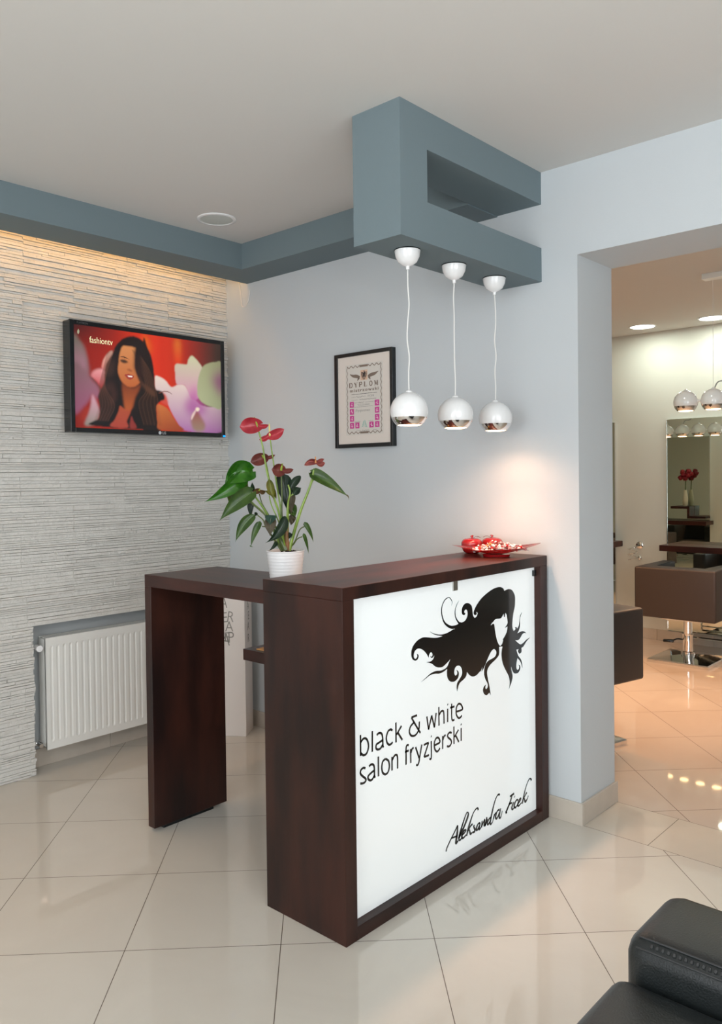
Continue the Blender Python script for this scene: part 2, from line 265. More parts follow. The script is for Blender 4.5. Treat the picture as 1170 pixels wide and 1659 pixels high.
TXT = [[(-1.1849,0.6406),(-1.1852,0.5717)],[(-1.1844,0.6159),(-1.1706,0.6249),(-1.1559,0.6202),(-1.1473,0.6031),(-1.1476,0.5866),(-1.1568,0.5724),(-1.1715,0.5707),(-1.185,0.5816)],[(-1.1267,0.6396),(-1.128,0.5705)],[(-1.1049,0.6198),(-1.0967,0.6238),(-1.0855,0.6228),(-1.0779,0.6158),(-1.0745,0.6014),(-1.0739,0.5776),(-1.071,0.57)],[(-1.0746,0.5964),(-1.0911,0.5928),(-1.1065,0.5893),(-1.1092,0.5783),(-1.1007,0.571),(-1.0864,0.5713),(-1.0749,0.5812)],[(-1.023,0.616),(-1.0335,0.622),(-1.0467,0.6183),(-1.0559,0.6002),(-1.0525,0.5823),(-1.0422,0.5722),(-1.0317,0.5718),(-1.0226,0.5764)],[(-1.005,0.6392),(-1.0051,0.5702)],[(-0.9745,0.6205),(-1.002,0.5964)],[(-0.9954,0.6023),(-0.971,0.5702)],[(-0.8878,0.6371),(-0.9201,0.6368)],[(-0.9201,0.6368),(-0.8969,0.6048),(-0.8701,0.5698)],[(-0.9052,0.6163),(-0.9251,0.6062),(-0.9321,0.5903),(-0.9256,0.5764),(-0.9117,0.5694),(-0.8947,0.5705),(-0.879,0.5845),(-0.8751,0.6121)],[(-0.832,0.62),(-0.8223,0.57)],[(-0.8223,0.57),(-0.8037,0.6171)],[(-0.8037,0.6171),(-0.7878,0.5696)],[(-0.7878,0.5696),(-0.7766,0.6201)],[(-0.76,0.6383),(-0.7599,0.5696)],[(-0.758,0.6085),(-0.7462,0.6187),(-0.7339,0.6178),(-0.7298,0.6057),(-0.7292,0.5696)],[(-0.7059,0.62),(-0.7068,0.5699)],[(-0.7069,0.6367),(-0.7032,0.6336)],[(-0.6805,0.6331),(-0.6813,0.5853),(-0.6765,0.5699),(-0.6638,0.5692)],[(-0.6902,0.6199),(-0.6629,0.6187)],[(-0.6505,0.5963),(-0.6135,0.5956),(-0.6133,0.6059),(-0.6229,0.6182),(-0.6371,0.6225),(-0.6502,0.6121),(-0.6525,0.59),(-0.6431,0.5735),(-0.6303,0.5678),(-0.6152,0.5739)],[(-1.1625,0.525),(-1.1723,0.5294),(-1.1845,0.5255),(-1.1871,0.5148),(-1.1776,0.5039),(-1.1656,0.4938),(-1.1608,0.4858),(-1.1683,0.4797),(-1.1805,0.48),(-1.1887,0.483)],[(-1.1452,0.5262),(-1.1352,0.5301),(-1.1238,0.5262),(-1.1189,0.5155),(-1.1184,0.4886),(-1.1155,0.48)],[(-1.1191,0.5062),(-1.1357,0.5019),(-1.1493,0.4957),(-1.1494,0.4858),(-1.1396,0.4786),(-1.1286,0.4798),(-1.1183,0.4902)],[(-1.0981,0.5468),(-1.0982,0.4801)],[(-1.0613,0.5294),(-1.0458,0.5174),(-1.042,0.4975),(-1.0491,0.4807),(-1.0633,0.4769),(-1.0766,0.4868),(-1.0809,0.5049),(-1.0754,0.5238),(-1.0613,0.5294)],[(-1.0272,0.5268),(-1.028,0.4799)],[(-1.0258,0.5154),(-1.0139,0.527),(-1.0022,0.5262),(-0.9981,0.5131),(-0.9987,0.4786)],[(-0.9363,0.5428),(-0.944,0.5458),(-0.9507,0.5388),(-0.9516,0.5181),(-0.9523,0.479)],[(-0.9581,0.525),(-0.9366,0.5246)],[(-0.9265,0.5272),(-0.9262,0.4778)],[(-0.9245,0.5126),(-0.9181,0.5251),(-0.9085,0.5272)],[(-0.8983,0.527),(-0.8791,0.4827)],[(-0.8628,0.5268),(-0.8762,0.4838),(-0.8811,0.4672),(-0.8881,0.4602),(-0.8966,0.4636)],[(-0.8513,0.522),(-0.8231,0.5238)],[(-0.8231,0.5238),(-0.8503,0.4786)],[(-0.8503,0.4786),(-0.8209,0.4779)],[(-0.8077,0.5253),(-0.808,0.4691),(-0.8124,0.4611),(-0.8194,0.4641)],[(-0.8085,0.5434),(-0.805,0.5403)],[(-0.7877,0.5046),(-0.7573,0.5071),(-0.7584,0.5184),(-0.7661,0.527),(-0.7782,0.5278),(-0.7887,0.5151),(-0.7879,0.4929),(-0.7761,0.4788),(-0.7651,0.4796),(-0.7553,0.4863)],[(-0.7386,0.5264),(-0.7394,0.4784)],[(-0.7376,0.5113),(-0.7294,0.523),(-0.72,0.5255)],[(-0.6824,0.5236),(-0.6949,0.5286),(-0.7076,0.5224),(-0.7047,0.5123),(-0.6891,0.5002),(-0.6843,0.4884),(-0.6926,0.4793),(-0.7034,0.4784),(-0.7127,0.4827)],[(-0.6681,0.5446),(-0.6685,0.4788)],[(-0.6388,0.5254),(-0.6649,0.5043)],[(-0.6572,0.508),(-0.637,0.4783)],[(-0.6212,0.5276),(-0.622,0.4783)],[(-0.6229,0.5429),(-0.619,0.5397)]]
SCR = [[(-0.7243,0.0931,1.64),(-0.7199,0.1041,1.64),(-0.6984,0.125,1.5),(-0.6713,0.1474,1.64),(-0.6493,0.1662,1.91)],[(-0.6493,0.1662,1.37),(-0.6541,0.1352,3.01),(-0.6623,0.1044,2.74),(-0.6475,0.1067,1.37)],[(-0.6903,0.1316,1.37),(-0.6554,0.1276,1.64)],[(-0.5796,0.1928,1.37),(-0.5826,0.1791,2.74),(-0.6055,0.151,2.46),(-0.6308,0.1272,2.74),(-0.6436,0.1124,1.91),(-0.6366,0.1051,1.64),(-0.6228,0.11,1.64)],[(-0.5796,0.1928,1.09),(-0.5919,0.1935,1.37),(-0.6136,0.1666,1.91),(-0.6334,0.1346,2.74),(-0.6436,0.114,2.74)],[(-0.6254,0.1174,1.09),(-0.6059,0.1236,1.64),(-0.5975,0.1289,1.64),(-0.603,0.1333,1.64),(-0.6159,0.1286,2.19),(-0.6238,0.1152,2.46),(-0.6162,0.1061,1.91),(-0.595,0.1118,1.37)],[(-0.514,0.18,2.19),(-0.515,0.187,1.91),(-0.5254,0.1903,1.37),(-0.5457,0.1803,1.37),(-0.5661,0.1542,2.19),(-0.5835,0.1274,2.74),(-0.5923,0.106,1.64)],[(-0.5836,0.1209,1.09),(-0.5664,0.1347,1.64),(-0.5521,0.1391,1.91)],[(-0.574,0.1242,1.64),(-0.5669,0.1055,2.19),(-0.5544,0.1071,1.09)],[(-0.538,0.1302,1.09),(-0.5449,0.1275,1.64),(-0.5371,0.1118,2.46),(-0.5413,0.105,2.19),(-0.5538,0.1069,1.64)],[(-0.5003,0.126,1.91),(-0.5149,0.1268,1.64),(-0.5267,0.1132,2.46),(-0.5211,0.1047,1.91),(-0.5022,0.1199,1.37)],[(-0.5003,0.126,1.64),(-0.5083,0.1037,2.19),(-0.493,0.1069,1.09)],[(-0.4897,0.1291,1.37),(-0.4868,0.1248,1.91),(-0.4919,0.1049,2.19)],[(-0.4907,0.1061,1.09),(-0.4726,0.1268,1.64),(-0.4679,0.1253,1.91),(-0.4729,0.1069,2.19),(-0.4592,0.109,1.09)],[(-0.4528,0.1338,1.91),(-0.4671,0.1016,2.19)],[(-0.4635,0.1037,1.09),(-0.4488,0.1257,1.64)],[(-0.4198,0.123,1.64),(-0.4368,0.1218,1.64),(-0.4502,0.1094,2.46),(-0.4432,0.102,1.91),(-0.4248,0.1145,1.37)],[(-0.362,0.1916,1.91),(-0.3632,0.1964,1.91),(-0.3769,0.1961,1.37),(-0.3944,0.1794,1.64),(-0.4121,0.1476,2.19),(-0.4292,0.1092,2.46),(-0.4264,0.0965,1.91),(-0.4129,0.1005,1.09)],[(-0.4129,0.1005,1.09),(-0.3984,0.128,1.91)],[(-0.4066,0.112,1.91),(-0.3953,0.127,1.37),(-0.3861,0.1284,1.91)],[(-0.3611,0.1348,1.91),(-0.3779,0.1333,1.64),(-0.3906,0.1153,2.46),(-0.3821,0.1047,1.91),(-0.3632,0.1218,1.37)],[(-0.3529,0.1374,1.64),(-0.3647,0.1086,2.46),(-0.3554,0.0994,1.64),(-0.3406,0.1231,1.09)],[(-0.2844,0.1634,1.64),(-0.2498,0.1662,2.19)],[(-0.2649,0.1655,1.64),(-0.2815,0.1409,2.46),(-0.3045,0.1168,2.46),(-0.3168,0.1062,2.46)],[(-0.3168,0.1062,1.91),(-0.3047,0.1044,1.09)],[(-0.2894,0.1347,1.37),(-0.2654,0.1324,1.91)],[(-0.2523,0.1319,1.64),(-0.269,0.1143,2.46),(-0.2626,0.1035,1.64),(-0.2481,0.1095,1.09)],[(-0.2487,0.1536,2.19),(-0.2461,0.15,2.19)],[(-0.2213,0.1276,2.19),(-0.2259,0.1332,1.64),(-0.2372,0.1307,1.91),(-0.2506,0.1155,2.46),(-0.2416,0.1046,1.91),(-0.2229,0.1114,1.09)],[(-0.2229,0.1114,1.09),(-0.2014,0.1232,1.64),(-0.1992,0.1303,1.64),(-0.2107,0.1278,1.91),(-0.2229,0.1121,2.46),(-0.2164,0.1037,1.91),(-0.1928,0.1099,1.09)],[(-0.1129,0.1798,2.46),(-0.1155,0.1878,1.64),(-0.1301,0.1906,1.37),(-0.151,0.1722,1.37),(-0.1686,0.1452,1.91),(-0.1882,0.1041,2.46)],[(-0.1792,0.1199,1.09),(-0.1599,0.1336,1.64),(-0.1495,0.1402,1.91)],[(-0.1723,0.1231,1.64),(-0.1624,0.1047,2.46),(-0.1451,0.113,1.37),(-0.1374,0.1232,1.09)]]
TV = {'lflow1':[(-0.002,0.865),(0.029,0.85),(0.059,0.784),(0.08,0.673),(0.088,0.574),(0.092,0.502),(0.146,0.4),(0.15,0.321),(0.135,0.29),(0.104,0.33),(0.09,0.285),(0.053,0.209),(-0.01,0.167)],'lflow_hi':[(0.002,0.859),(0.029,0.843),(0.055,0.784),(0.067,0.671),(0.061,0.569),(0.031,0.636),(0.0,0.659)],'lflow2':[(0.104,0.33),(0.122,0.288),(0.139,0.217),(0.148,0.167),(0.133,0.071),(0.11,0.033),(0.055,0.029),(0.079,0.139),(0.094,0.227)],'lpet1':[(0.234,0.781),(0.196,0.737),(0.17,0.66),(0.167,0.601),(0.195,0.59),(0.242,0.635)],'lpet2':[(0.185,0.589),(0.139,0.585),(0.106,0.548),(0.099,0.503),(0.128,0.471),(0.151,0.423),(0.169,0.418),(0.194,0.517)],'lstem':[(0.088,0.509),(0.119,0.477),(0.169,0.367),(0.159,0.351),(0.11,0.461),(0.083,0.493)],'hair':[(0.293,0.912),(0.338,0.951),(0.382,0.96),(0.432,0.925),(0.466,0.832),(0.491,0.714),(0.504,0.562),(0.513,0.44),(0.56,0.415),(0.575,0.338),(0.527,0.295),(0.51,0.177),(0.498,0.014),(0.105,0.025),(0.11,0.069),(0.142,0.101),(0.148,0.218),(0.14,0.32),(0.16,0.395),(0.179,0.456),(0.185,0.574),(0.195,0.649),(0.234,0.759),(0.254,0.837)],'hairR':[(0.433,0.913),(0.463,0.858),(0.488,0.771),(0.502,0.65),(0.506,0.543),(0.51,0.427),(0.535,0.392),(0.545,0.315),(0.518,0.266),(0.522,0.158),(0.526,0.058),(0.547,0.005),(0.423,0.005)],'face':[(0.297,0.842),(0.332,0.853),(0.381,0.846),(0.387,0.825),(0.38,0.725),(0.381,0.62),(0.407,0.502),(0.407,0.487),(0.376,0.445),(0.347,0.434),(0.322,0.442),(0.293,0.479),(0.275,0.529),(0.265,0.601),(0.272,0.677),(0.277,0.752)],'neck':[(0.291,0.471),(0.327,0.439),(0.371,0.433),(0.412,0.48),(0.401,0.41),(0.375,0.332),(0.359,0.239),(0.344,0.208),(0.31,0.204),(0.299,0.293)],'chest':[(0.276,0.238),(0.305,0.211),(0.349,0.238),(0.339,0.162),(0.318,0.085),(0.322,0.018),(0.212,0.025),(0.241,0.094),(0.266,0.185)],'chest2':[(0.348,0.14),(0.362,0.088),(0.377,0.052),(0.379,0.018),(0.337,0.019)],'hairlock':[(0.381,0.846),(0.411,0.837),(0.424,0.703),(0.428,0.581),(0.417,0.504),(0.393,0.561),(0.381,0.605),(0.371,0.664)],'hl1':[(0.183,0.376),(0.193,0.443),(0.231,0.478),(0.254,0.377),(0.248,0.302),(0.214,0.232),(0.225,0.337),(0.211,0.387)],'hl2':[(0.243,0.702),(0.214,0.638),(0.203,0.548),(0.212,0.505),(0.237,0.597)],'hl3':[(0.393,0.561),(0.432,0.491),(0.498,0.422),(0.513,0.362),(0.477,0.374),(0.427,0.452)],'shoulder':[(0.523,0.274),(0.56,0.27),(0.602,0.228),(0.633,0.152),(0.67,0.076),(0.708,0.015),(0.536,0.012),(0.524,0.089),(0.52,0.197)],'brow':[(0.279,0.73),(0.301,0.745),(0.34,0.718),(0.301,0.73)],'eye':[(0.281,0.701),(0.301,0.712),(0.32,0.704),(0.332,0.687),(0.31,0.674),(0.291,0.68)],'nose':[(0.324,0.611),(0.339,0.621),(0.361,0.605),(0.353,0.594),(0.336,0.601)],'lips':[(0.309,0.556),(0.328,0.566),(0.353,0.563),(0.37,0.55),(0.362,0.526),(0.343,0.512),(0.323,0.524)],'teeth':[(0.328,0.551),(0.343,0.555),(0.362,0.547),(0.353,0.537),(0.335,0.537)],'orA':[(0.434,0.974),(0.469,0.967),(0.488,0.848),(0.478,0.8),(0.453,0.879),(0.433,0.929)],'orB':[(0.653,0.969),(0.696,0.966),(0.694,0.728),(0.656,0.738)],'fR1':[(0.653,0.706),(0.678,0.733),(0.738,0.732),(0.75,0.785),(0.772,0.833),(0.8,0.818),(0.856,0.719),(0.878,0.596),(0.824,0.378),(0.767,0.371),(0.724,0.502),(0.664,0.51),(0.654,0.627)],'fR2':[(0.511,0.567),(0.542,0.571),(0.584,0.538),(0.626,0.473),(0.681,0.512),(0.724,0.502),(0.768,0.404),(0.812,0.336),(0.846,0.299),(0.915,0.29),(1.004,0.298),(1.001,0.016),(0.719,0.011),(0.67,0.084),(0.623,0.206),(0.602,0.275),(0.577,0.35),(0.54,0.4),(0.512,0.436)],'fR3':[(0.856,0.719),(0.897,0.77),(0.956,0.796),(1.009,0.772),(1.004,0.307),(0.933,0.291),(0.869,0.318),(0.824,0.378),(0.814,0.474),(0.826,0.605)],'purp1':[(0.803,0.529),(0.768,0.42),(0.722,0.303),(0.743,0.193),(0.81,0.182),(0.885,0.23),(0.875,0.31),(0.824,0.362),(0.813,0.457)],'purp2':[(1.008,0.681),(0.954,0.656),(0.93,0.587),(0.976,0.461),(1.006,0.448)],'pcen':[(0.765,0.138),(0.811,0.239),(0.833,0.192),(0.872,0.09),(0.854,0.015),(0.786,0.019)],'pdot':[(0.8,0.262),(0.817,0.276),(0.831,0.257),(0.819,0.232),(0.802,0.238)],'pstick':[(0.794,0.237),(0.802,0.23),(0.776,0.147),(0.765,0.138),(0.771,0.187)],'red1':[(0.54,0.377),(0.577,0.397),(0.598,0.321),(0.592,0.274),(0.55,0.308)],'str':[(0.538,0.404),(0.578,0.427),(0.609,0.42),(0.633,0.392),(0.609,0.409),(0.577,0.416),(0.54,0.393)],'redbot':[(0.057,0.202),(0.084,0.212),(0.083,0.14),(0.06,0.066),(0.029,0.078),(0.039,0.15)],'texta':[(0.052,0.898),(0.193,0.902)],'logo':[(0.028,0.957),(0.034,0.933),(0.027,0.907),(0.02,0.93)]}

# ================================================================== SETTING
H, H2, Y2 = 2.7806, 2.7357, 3.936
OX, OZ, OT = 1.603, 2.398, .322
WX, WXN = -.722, -.845          # face of the stone cladding, face of the wall behind it
XR, YF = 5.2, -5.9
bm = bmesh.new()
box(bm, WXN-.1, XR, YF, 0, -.1, 0, mi=0); box(bm, OX-.05, 4.0, 0, OT+.006, -.1, 0, mi=1); box(bm, -2.6, XR, OT+.006, Y2, -.1, 0, mi=2)
struct('floor', bm, None, mats=[M_floor, M_thr, M_floor2])
bm = bmesh.new(); box(bm, WXN-.1, XR+.1, YF-.1, 0, H, H+.12); box(bm, -2.7, XR+.1, OT, Y2+.1, H2, H2+.16); struct('ceiling', bm, M_ceil)
bm = bmesh.new()
box(bm, WXN-.1, OX, 0, OT, 0, H); box(bm, OX, 4.0, 0, OT, OZ, H); box(bm, 4.0, XR+.1, 0, OT, 0, H); box(bm, -2.7, WXN-.1, 0, OT, 0, H)
for f in bm.faces:
    if f.calc_center_median().y > OT-.001: f.material_index = 1
struct('wall_back', bm, None, mats=[M_wall, mat('salon_wall_paint', srgb(214, 216, 208), rough=.85, spec=.2)])
# left wall: plaster behind, stacked ledge stone in front, a recess for the radiator
NY0, NY1, NZ = -1.249, -.10, .752
bm = bmesh.new(); rnd = random.Random(4)
box(bm, WXN-.1, WXN, YF, 0, 0, H, mi=0)
cx = WX-.014
box(bm, WXN, cx, YF, NY0, 0, H, mi=1); box(bm, WXN, cx, NY0, NY1, NZ, H, mi=1); box(bm, WXN, cx, NY1, 0, 0, H, mi=1)
def stone(y0, y1, z0, z1):
    d = rnd.choice([.002, .004, .006, .008, .011, .015])+rnd.uniform(0, .002); g = .0006
    a = [bm.verts.new((cx-.002, y, z)) for y, z in ((y0+g, z0+g), (y1-g, z0+g), (y1-g, z1-g), (y0+g, z1-g))]
    s = .0013
    n = max(1, int((y1-y0)/.05)); lo, hi = [], []
    for i in range(n+1):
        y = y0+g+(y1-y0-2*g)*i/n
        lo.append(bm.verts.new((cx+d+rnd.uniform(-s, s), y, z0+g+rnd.uniform(0, .0016)))); hi.append(bm.verts.new((cx+d+rnd.uniform(-s, s), y, z1-g-rnd.uniform(0, .0016))))
    fs = [bm.faces.new((lo[i], lo[i+1], hi[i+1], hi[i])) for i in range(n)]
    fs.append(bm.faces.new([a[0]]+lo[::1]+[a[1]])); fs.append(bm.faces.new([a[3]]+hi+[a[2]]))
    fs.append(bm.faces.new((a[0], lo[0], hi[0], a[3]))); fs.append(bm.faces.new((a[1], lo[-1], hi[-1], a[2])))
    for f in fs: f.material_index = 1
z = 0; row = 0; stops = sorted([NZ])
while z < H-.001:
    z1 = min(z+.15, H)
    if z < NZ-.001 < z1: z1 = NZ
    zz = [z]
    while zz[-1] < z1-.001:
        q = zz[-1]+rnd.choice([.010, .012, .014, .016, .018, .022]); zz.append(z1 if z1-q < .010 else q)
    off = (row % 2)*.29+rnd.uniform(-.04, .04)
    y = YF+off-.6
    while y < 0:
        ya, yb = max(y, YF), min(y+.58, 0); y += .58
        if yb <= ya+.01: continue
        for za, zb in zip(zz, zz[1:]):
            cuts = [ya]+sorted(rnd.uniform(ya+.04, yb-.04) for _ in range(rnd.choice([0, 1, 2, 2, 3])) if yb-ya > .12)+[yb]
            for a, b in zip(cuts, cuts[1:]):
                if b-a < .02: continue
                if z < NZ-.001:
                    if a < NY0: stone(a, min(b, NY0+rnd.uniform(-.003, .003)), za, zb) if min(b, NY0)-a > .01 else None
                    if b > NY1 and b-max(a, NY1) > .01: stone(max(a, NY1), b, za, zb)
                else: stone(a, b, za, zb)
    z = z1; row += 1
struct('wall_left', bm, None, mats=[M_wallg, M_stone])
# walls behind the camera and on the right, with the shop window and the glazed door
bm = bmesh.new(); wz0, wz1, wx0, wx1 = .25, 2.6, -.4, 4.2
box(bm, WXN-.1, wx0, YF-.2, YF, 0, H); box(bm, wx1, XR+.1, YF-.2, YF, 0, H); box(bm, wx0, wx1, YF-.2, YF, 0, wz0); box(bm, wx0, wx1, YF-.2, YF, wz1, H)
struct('wall_front', bm, M_wall)
bm = bmesh.new(); box(bm, XR, XR+.2, YF, -4.8, 0, H); box(bm, XR, XR+.2, -1.6, Y2, 0, H); box(bm, XR, XR+.2, -4.8, -1.6, 2.5, H)
struct('wall_right', bm, M_wall)
bm = bmesh.new(); box(bm, -2.7, XR+.1, Y2, Y2+.1, 0, H2); struct('wall_salon_far', bm, mat('salon_wall_paint', srgb(214, 216, 208), rough=.85, spec=.2))
bm = bmesh.new(); box(bm, -2.7, -2.6, OT, Y2, 0, H2); struct('wall_salon_left', bm, MATS['salon_wall_paint'])
glass = mat('window_glass', (1, 1, 1), rough=0, spec=.5)
glass.node_tree.nodes['Principled BSDF'].inputs['Transmission Weight'].default_value = 1
bm = bmesh.new()
for x in (wx0, 1.13, 2.66, wx1-.06): box(bm, x, x+.06, YF-.14, YF-.06, wz0, wz1)
box(bm, wx0, wx1, YF-.14, YF-.06, wz0, wz0+.06); box(bm, wx0, wx1, YF-.14, YF-.06, wz1-.06, wz1)
w = struct('window_1', bm, M_plastic); obj('pane', B(wx0+.05, wx1-.05, YF-.105, YF-.095, wz0+.05, wz1-.05), glass, w)
bm = bmesh.new()
for y in (-4.8, -3.23, -1.68): box(bm, XR+.06, XR+.14, y, y+.08, 0, 2.5)
box(bm, XR+.06, XR+.14, -4.8, -1.6, 2.42, 2.5); box(bm, XR+.06, XR+.14, -4.8, -1.6, 0, .1)
w = struct('door_1', bm, M_plastic); obj('pane', B(XR+.095, XR+.105, -4.73, -1.67, .09, 2.43), glass, w)
# painted cornice and the slotted bulkhead
bm = bmesh.new(); box(bm, -.53, -.292, YF, -.234, 2.6396, H); box(bm, -.53, 1.2157, -.234, 0, 2.6396, H); struct('trim_1', bm, M_blue)
bm = bmesh.new()
M = frame_mat((1.2157, 0, 0), (0, 1, 0), (0, 0, 1), (1, 0, 0))
poly = [(0, H), (0, 2.644), (-.803, 2.644), (-.803, 2.457), (0, 2.457), (0, 2.312), (-.9546, 2.312), (-.9546, H)]
prism(bm, poly, .2204, M)
loops = [bm.verts.new(M @ Vector((p[0], p[1], 0))) for p in poly]
for t in tessellate_polygon([[Vector((*p, 0)) for p in poly]]): bm.faces.new([loops[i] for i in t][::-1])
bmesh.ops.remove_doubles(bm, verts=bm.verts, dist=1e-5); bmesh.ops.recalc_face_normals(bm, faces=bm.faces)
struct('trim_2', bm, M_blue)
# skirting tiles
def skirt(name, segs, h=.094):
    bm = bmesh.new()
    for s in segs: box(bm, *s, 0, h, .0015, 1)
    return struct(name, bm, M_skirt)
def split(a, b, s, first=None):
    q = [a]; x = first if first is not None else a+s
    while x < b-.02: q.append(x); x += s
    q.append(b); return list(zip(q, q[1:]))
skirt('baseboard_back', [(a+.001, b-.001 if b < OX else b, -.011, .0) for a, b in split(WX, OX+.011, .49)]+[(OX, OX+.011, .0, OT+.011)])
skirt('baseboard_left', [(WXN, WXN+.011, a+.001, b-.001) for a, b in split(NY0, NY1, .49, -.772)])
skirt('baseboard_far', [(a+.001, b-.001, Y2-.011, Y2) for a, b in split(-2.6, XR, .49)])
skirt('baseboard_right', [(XR-.011, XR, -1.6, Y2)])

# ================================================================== LED STRIP
M_led = mat('amber_led', (1, .6, .2), emis=(1, .50, .12), es=10)
t = tag(obj('led_strip', B(-.552, -.534, YF+.2, -.03, 2.715, 2.724), M_led), 'amber light strip in the gap between the grey cornice and the stone wall', 'light strip')
area('led_strip_light', (-.575, -3.0, 2.712), (0, R(-48), 0), .03, 5.4, 14, (1, .48, .11), 120)
# cable hanging in the corner
bm = bmesh.new()
tube(bm, [(-.60, -.006, 2.68), (-.585, -.008, 2.60), (-.575, -.008, 2.55), (-.568, -.010, 2.515), (-.545, -.010, 2.505), (-.515, -.008, 2.53), (-.503, -.006, 2.57), (-.501, -.004, 2.60)], .0022)
tag(obj('wall_cable', bm, M_cord, smooth=True), 'thin pale cable looping from the cornice in the room corner', 'cable')
# ceiling speaker
t = thing('ceiling_speaker', 'round white speaker set in the ceiling near the corner', 'speaker', (-.05, -.59, H))
bm = bmesh.new(); lathe(bm, [(.098, 0), (.098, -.004), (.088, -.008), (.080, -.006), (.080, 0)], 40); obj('rim', bm, M_white, t, True)
bm = bmesh.new(); lathe(bm, [(.080, -.004), (.05, -.006), (0, -.007)], 40); obj('grille', bm, mat('speaker_mesh', srgb(205, 212, 208), rough=.7, noise=.2, nscale=600), t, True)

# ================================================================== RECEPTION DESK
DX0, DX1, DY0, DY1, DH = 1.0836, 1.4606, -1.2947, -.018, 1.1346
desk = thing('reception_desk', 'dark walnut reception desk with a glowing white sign front and hair logo', 'desk', (0, 0, 0))
TB, TS = .042, .054
def board(name, b, m, par, bev=.0012): return obj(name, B(*b, bev, 1), m, par)
board('end_panel', (DX0, DX1, DY0, DY0+TS, 0, DH-TB), M_woodz, desk)
board('end_panel', (DX0, DX1, DY1-TS, DY1, 0, DH-TB), M_woodz, desk)
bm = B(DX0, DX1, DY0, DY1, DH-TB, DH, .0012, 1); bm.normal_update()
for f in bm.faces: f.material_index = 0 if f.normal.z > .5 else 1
obj('desk_top', bm, None, desk, mats=[M_woodlit, M_woodz])
board('base_board', (DX0, DX1, DY0+TS, DY1-TS, 0, .044), M_woody, desk)
board('back_board', (1.30, 1.318, DY0+TS, DY1-TS, .044, DH-TB), M_woody, desk)
ws = board('work_shelf', (.61, 1.30, -1.0, -.10, .735, .780), M_woodx, desk)
XS = 1.430
sign = obj('sign_panel', B(XS-.012, XS, DY0+TS+.002, DY1-TS-.002, .046, DH-TB-.002), M_sign, desk); sign['label'] = 'backlit white glass sign panel with black hair logo and lettering'
MS = frame_mat((XS, 0, 0), (0, 1, 0), (0, 0, 1), (1, 0, 0))
bm = bmesh.new(); prism(bm, [p[:2] for p in smooth_flagged(SIL)], .0008, MS, [[p[:2] for p in smooth_flagged(SILFACE)]])
for r in SILRIB: ribbon(bm, [(a, b, w*.0026) for a, b, w in r], 0, .0006, MS, 8)
obj('hair_logo', bm, M_black, sign)
bm = bmesh.new()
for s in TXT: ribbon(bm, s, .0078, .0007, MS, 6)
obj('lettering', bm, M_black, sign)
bm = bmesh.new()
for s in SCR: ribbon(bm, [(a, b, w*.0040+.0010) for a, b, w in s], 0, .0007, MS, 6)
obj('signature', bm, M_black, sign)
obj('clip', B(XS, XS+.004, -.668, -.638, 1.052, DH-TB, .001, 1), mat('brushed_steel', (.45, .45, .42), rough=.4, metal=1), desk)
obj('clip', B(XS, XS+.010, DY1-TS-.020, DY1-TS, 1.05, 1.075, .001, 1), M_plastic, desk)
obj('clip', B(XS, XS+.006, DY0+TS, DY0+TS+.008, 1.05, 1.078, .001, 1), M_plastic, desk)
# paper on the work shelf
tag(obj('paper_sheet', B(.665, .90, -.975, -.68, .7805, .784), mat('orange_paper', srgb(214, 160, 96), rough=.6)), 'orange sheet lying on the desk\'s inner work shelf', 'paper')

# ================================================================== SIDE COUNTER
t = thing('side_counter', 'dark walnut counter with one slab leg beside the reception desk', 'counter', (0, 0, 0))
TX, TY0, TY1, TH = .2416, -1.2236, -.8428, 1.082
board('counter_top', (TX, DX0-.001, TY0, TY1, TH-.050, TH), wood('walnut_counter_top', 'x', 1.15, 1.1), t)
board('leg', (TX, TX+.045, TY0, TY1, .014, TH-.050), M_woodz, t)
obj('foot', B(TX+.006, TX+.038, TY0+.05, TY1-.07, 0, .014), M_plastic, t)

# ================================================================== RADIATOR
t = thing('radiator', 'white ribbed panel radiator in the wall recess', 'radiator', (0, 0, 0))
RX0, RX1, RY0, RY1, RZ0, RZ1 = -.805, -.722, -1.19, -.20, .115, .682
bm = bmesh.new()
ys = []; y = RY0+.022; prof = [(RY0, 0)]
while y < RY1-.03: prof += [(y, 0), (y+.004, -.005), (y+.012, -.005), (y+.016, 0)]; y += .0345
prof.append((RY1, 0))
def ribcol(z, d): return [bm.verts.new((RX1+(p[1] if d else 0), p[0], z)) for p in prof]
rows = [ribcol(RZ0, 0), ribcol(RZ0+.035, 0), ribcol(RZ0+.047, 1), ribcol(RZ1-.052, 1), ribcol(RZ1-.040, 0), ribcol(RZ1, 0)]
for a, b in zip(rows, rows[1:]):
    for i in range(len(prof)-1): bm.faces.new((a[i], a[i+1], b[i+1], b[i]))
box(bm, RX1-.012, RX1-.006, RY0, RY1, RZ0, RZ1)
for y0, y1 in ((RY0, RY0+.001), (RY1-.001, RY1)): box(bm, RX1-.012, RX1, y0, y1, RZ0, RZ1)
box(bm, RX1-.012, RX1, RY0, RY1, RZ0-.001, RZ0); box(bm, RX1-.012, RX1, RY0, RY1, RZ1, RZ1+.001)
M_rad = mat('radiator_enamel', srgb(232, 232, 228), rough=.3)
obj('front_panel', bm, M_rad, t)
obj('side_cover', B(RX0, RX1-.012, RY0+.004, RY0+.006, RZ0+.01, RZ1-.004), M_rad, t); obj('side_cover', B(RX0, RX1-.012, RY1-.006, RY1-.004, RZ0+.01, RZ1-.004), M_rad, t)
bm = bmesh.new(); y = RY0+.01
while y < RY1-.01: box(bm, RX0+.006, RX1-.014, y, y+.005, RZ1-.004, RZ1+.001); y += .011
box(bm, RX0, RX0+.006, RY0+.004, RY1-.004, RZ1-.006, RZ1+.001); obj('top_grille', bm, M_rad, t)
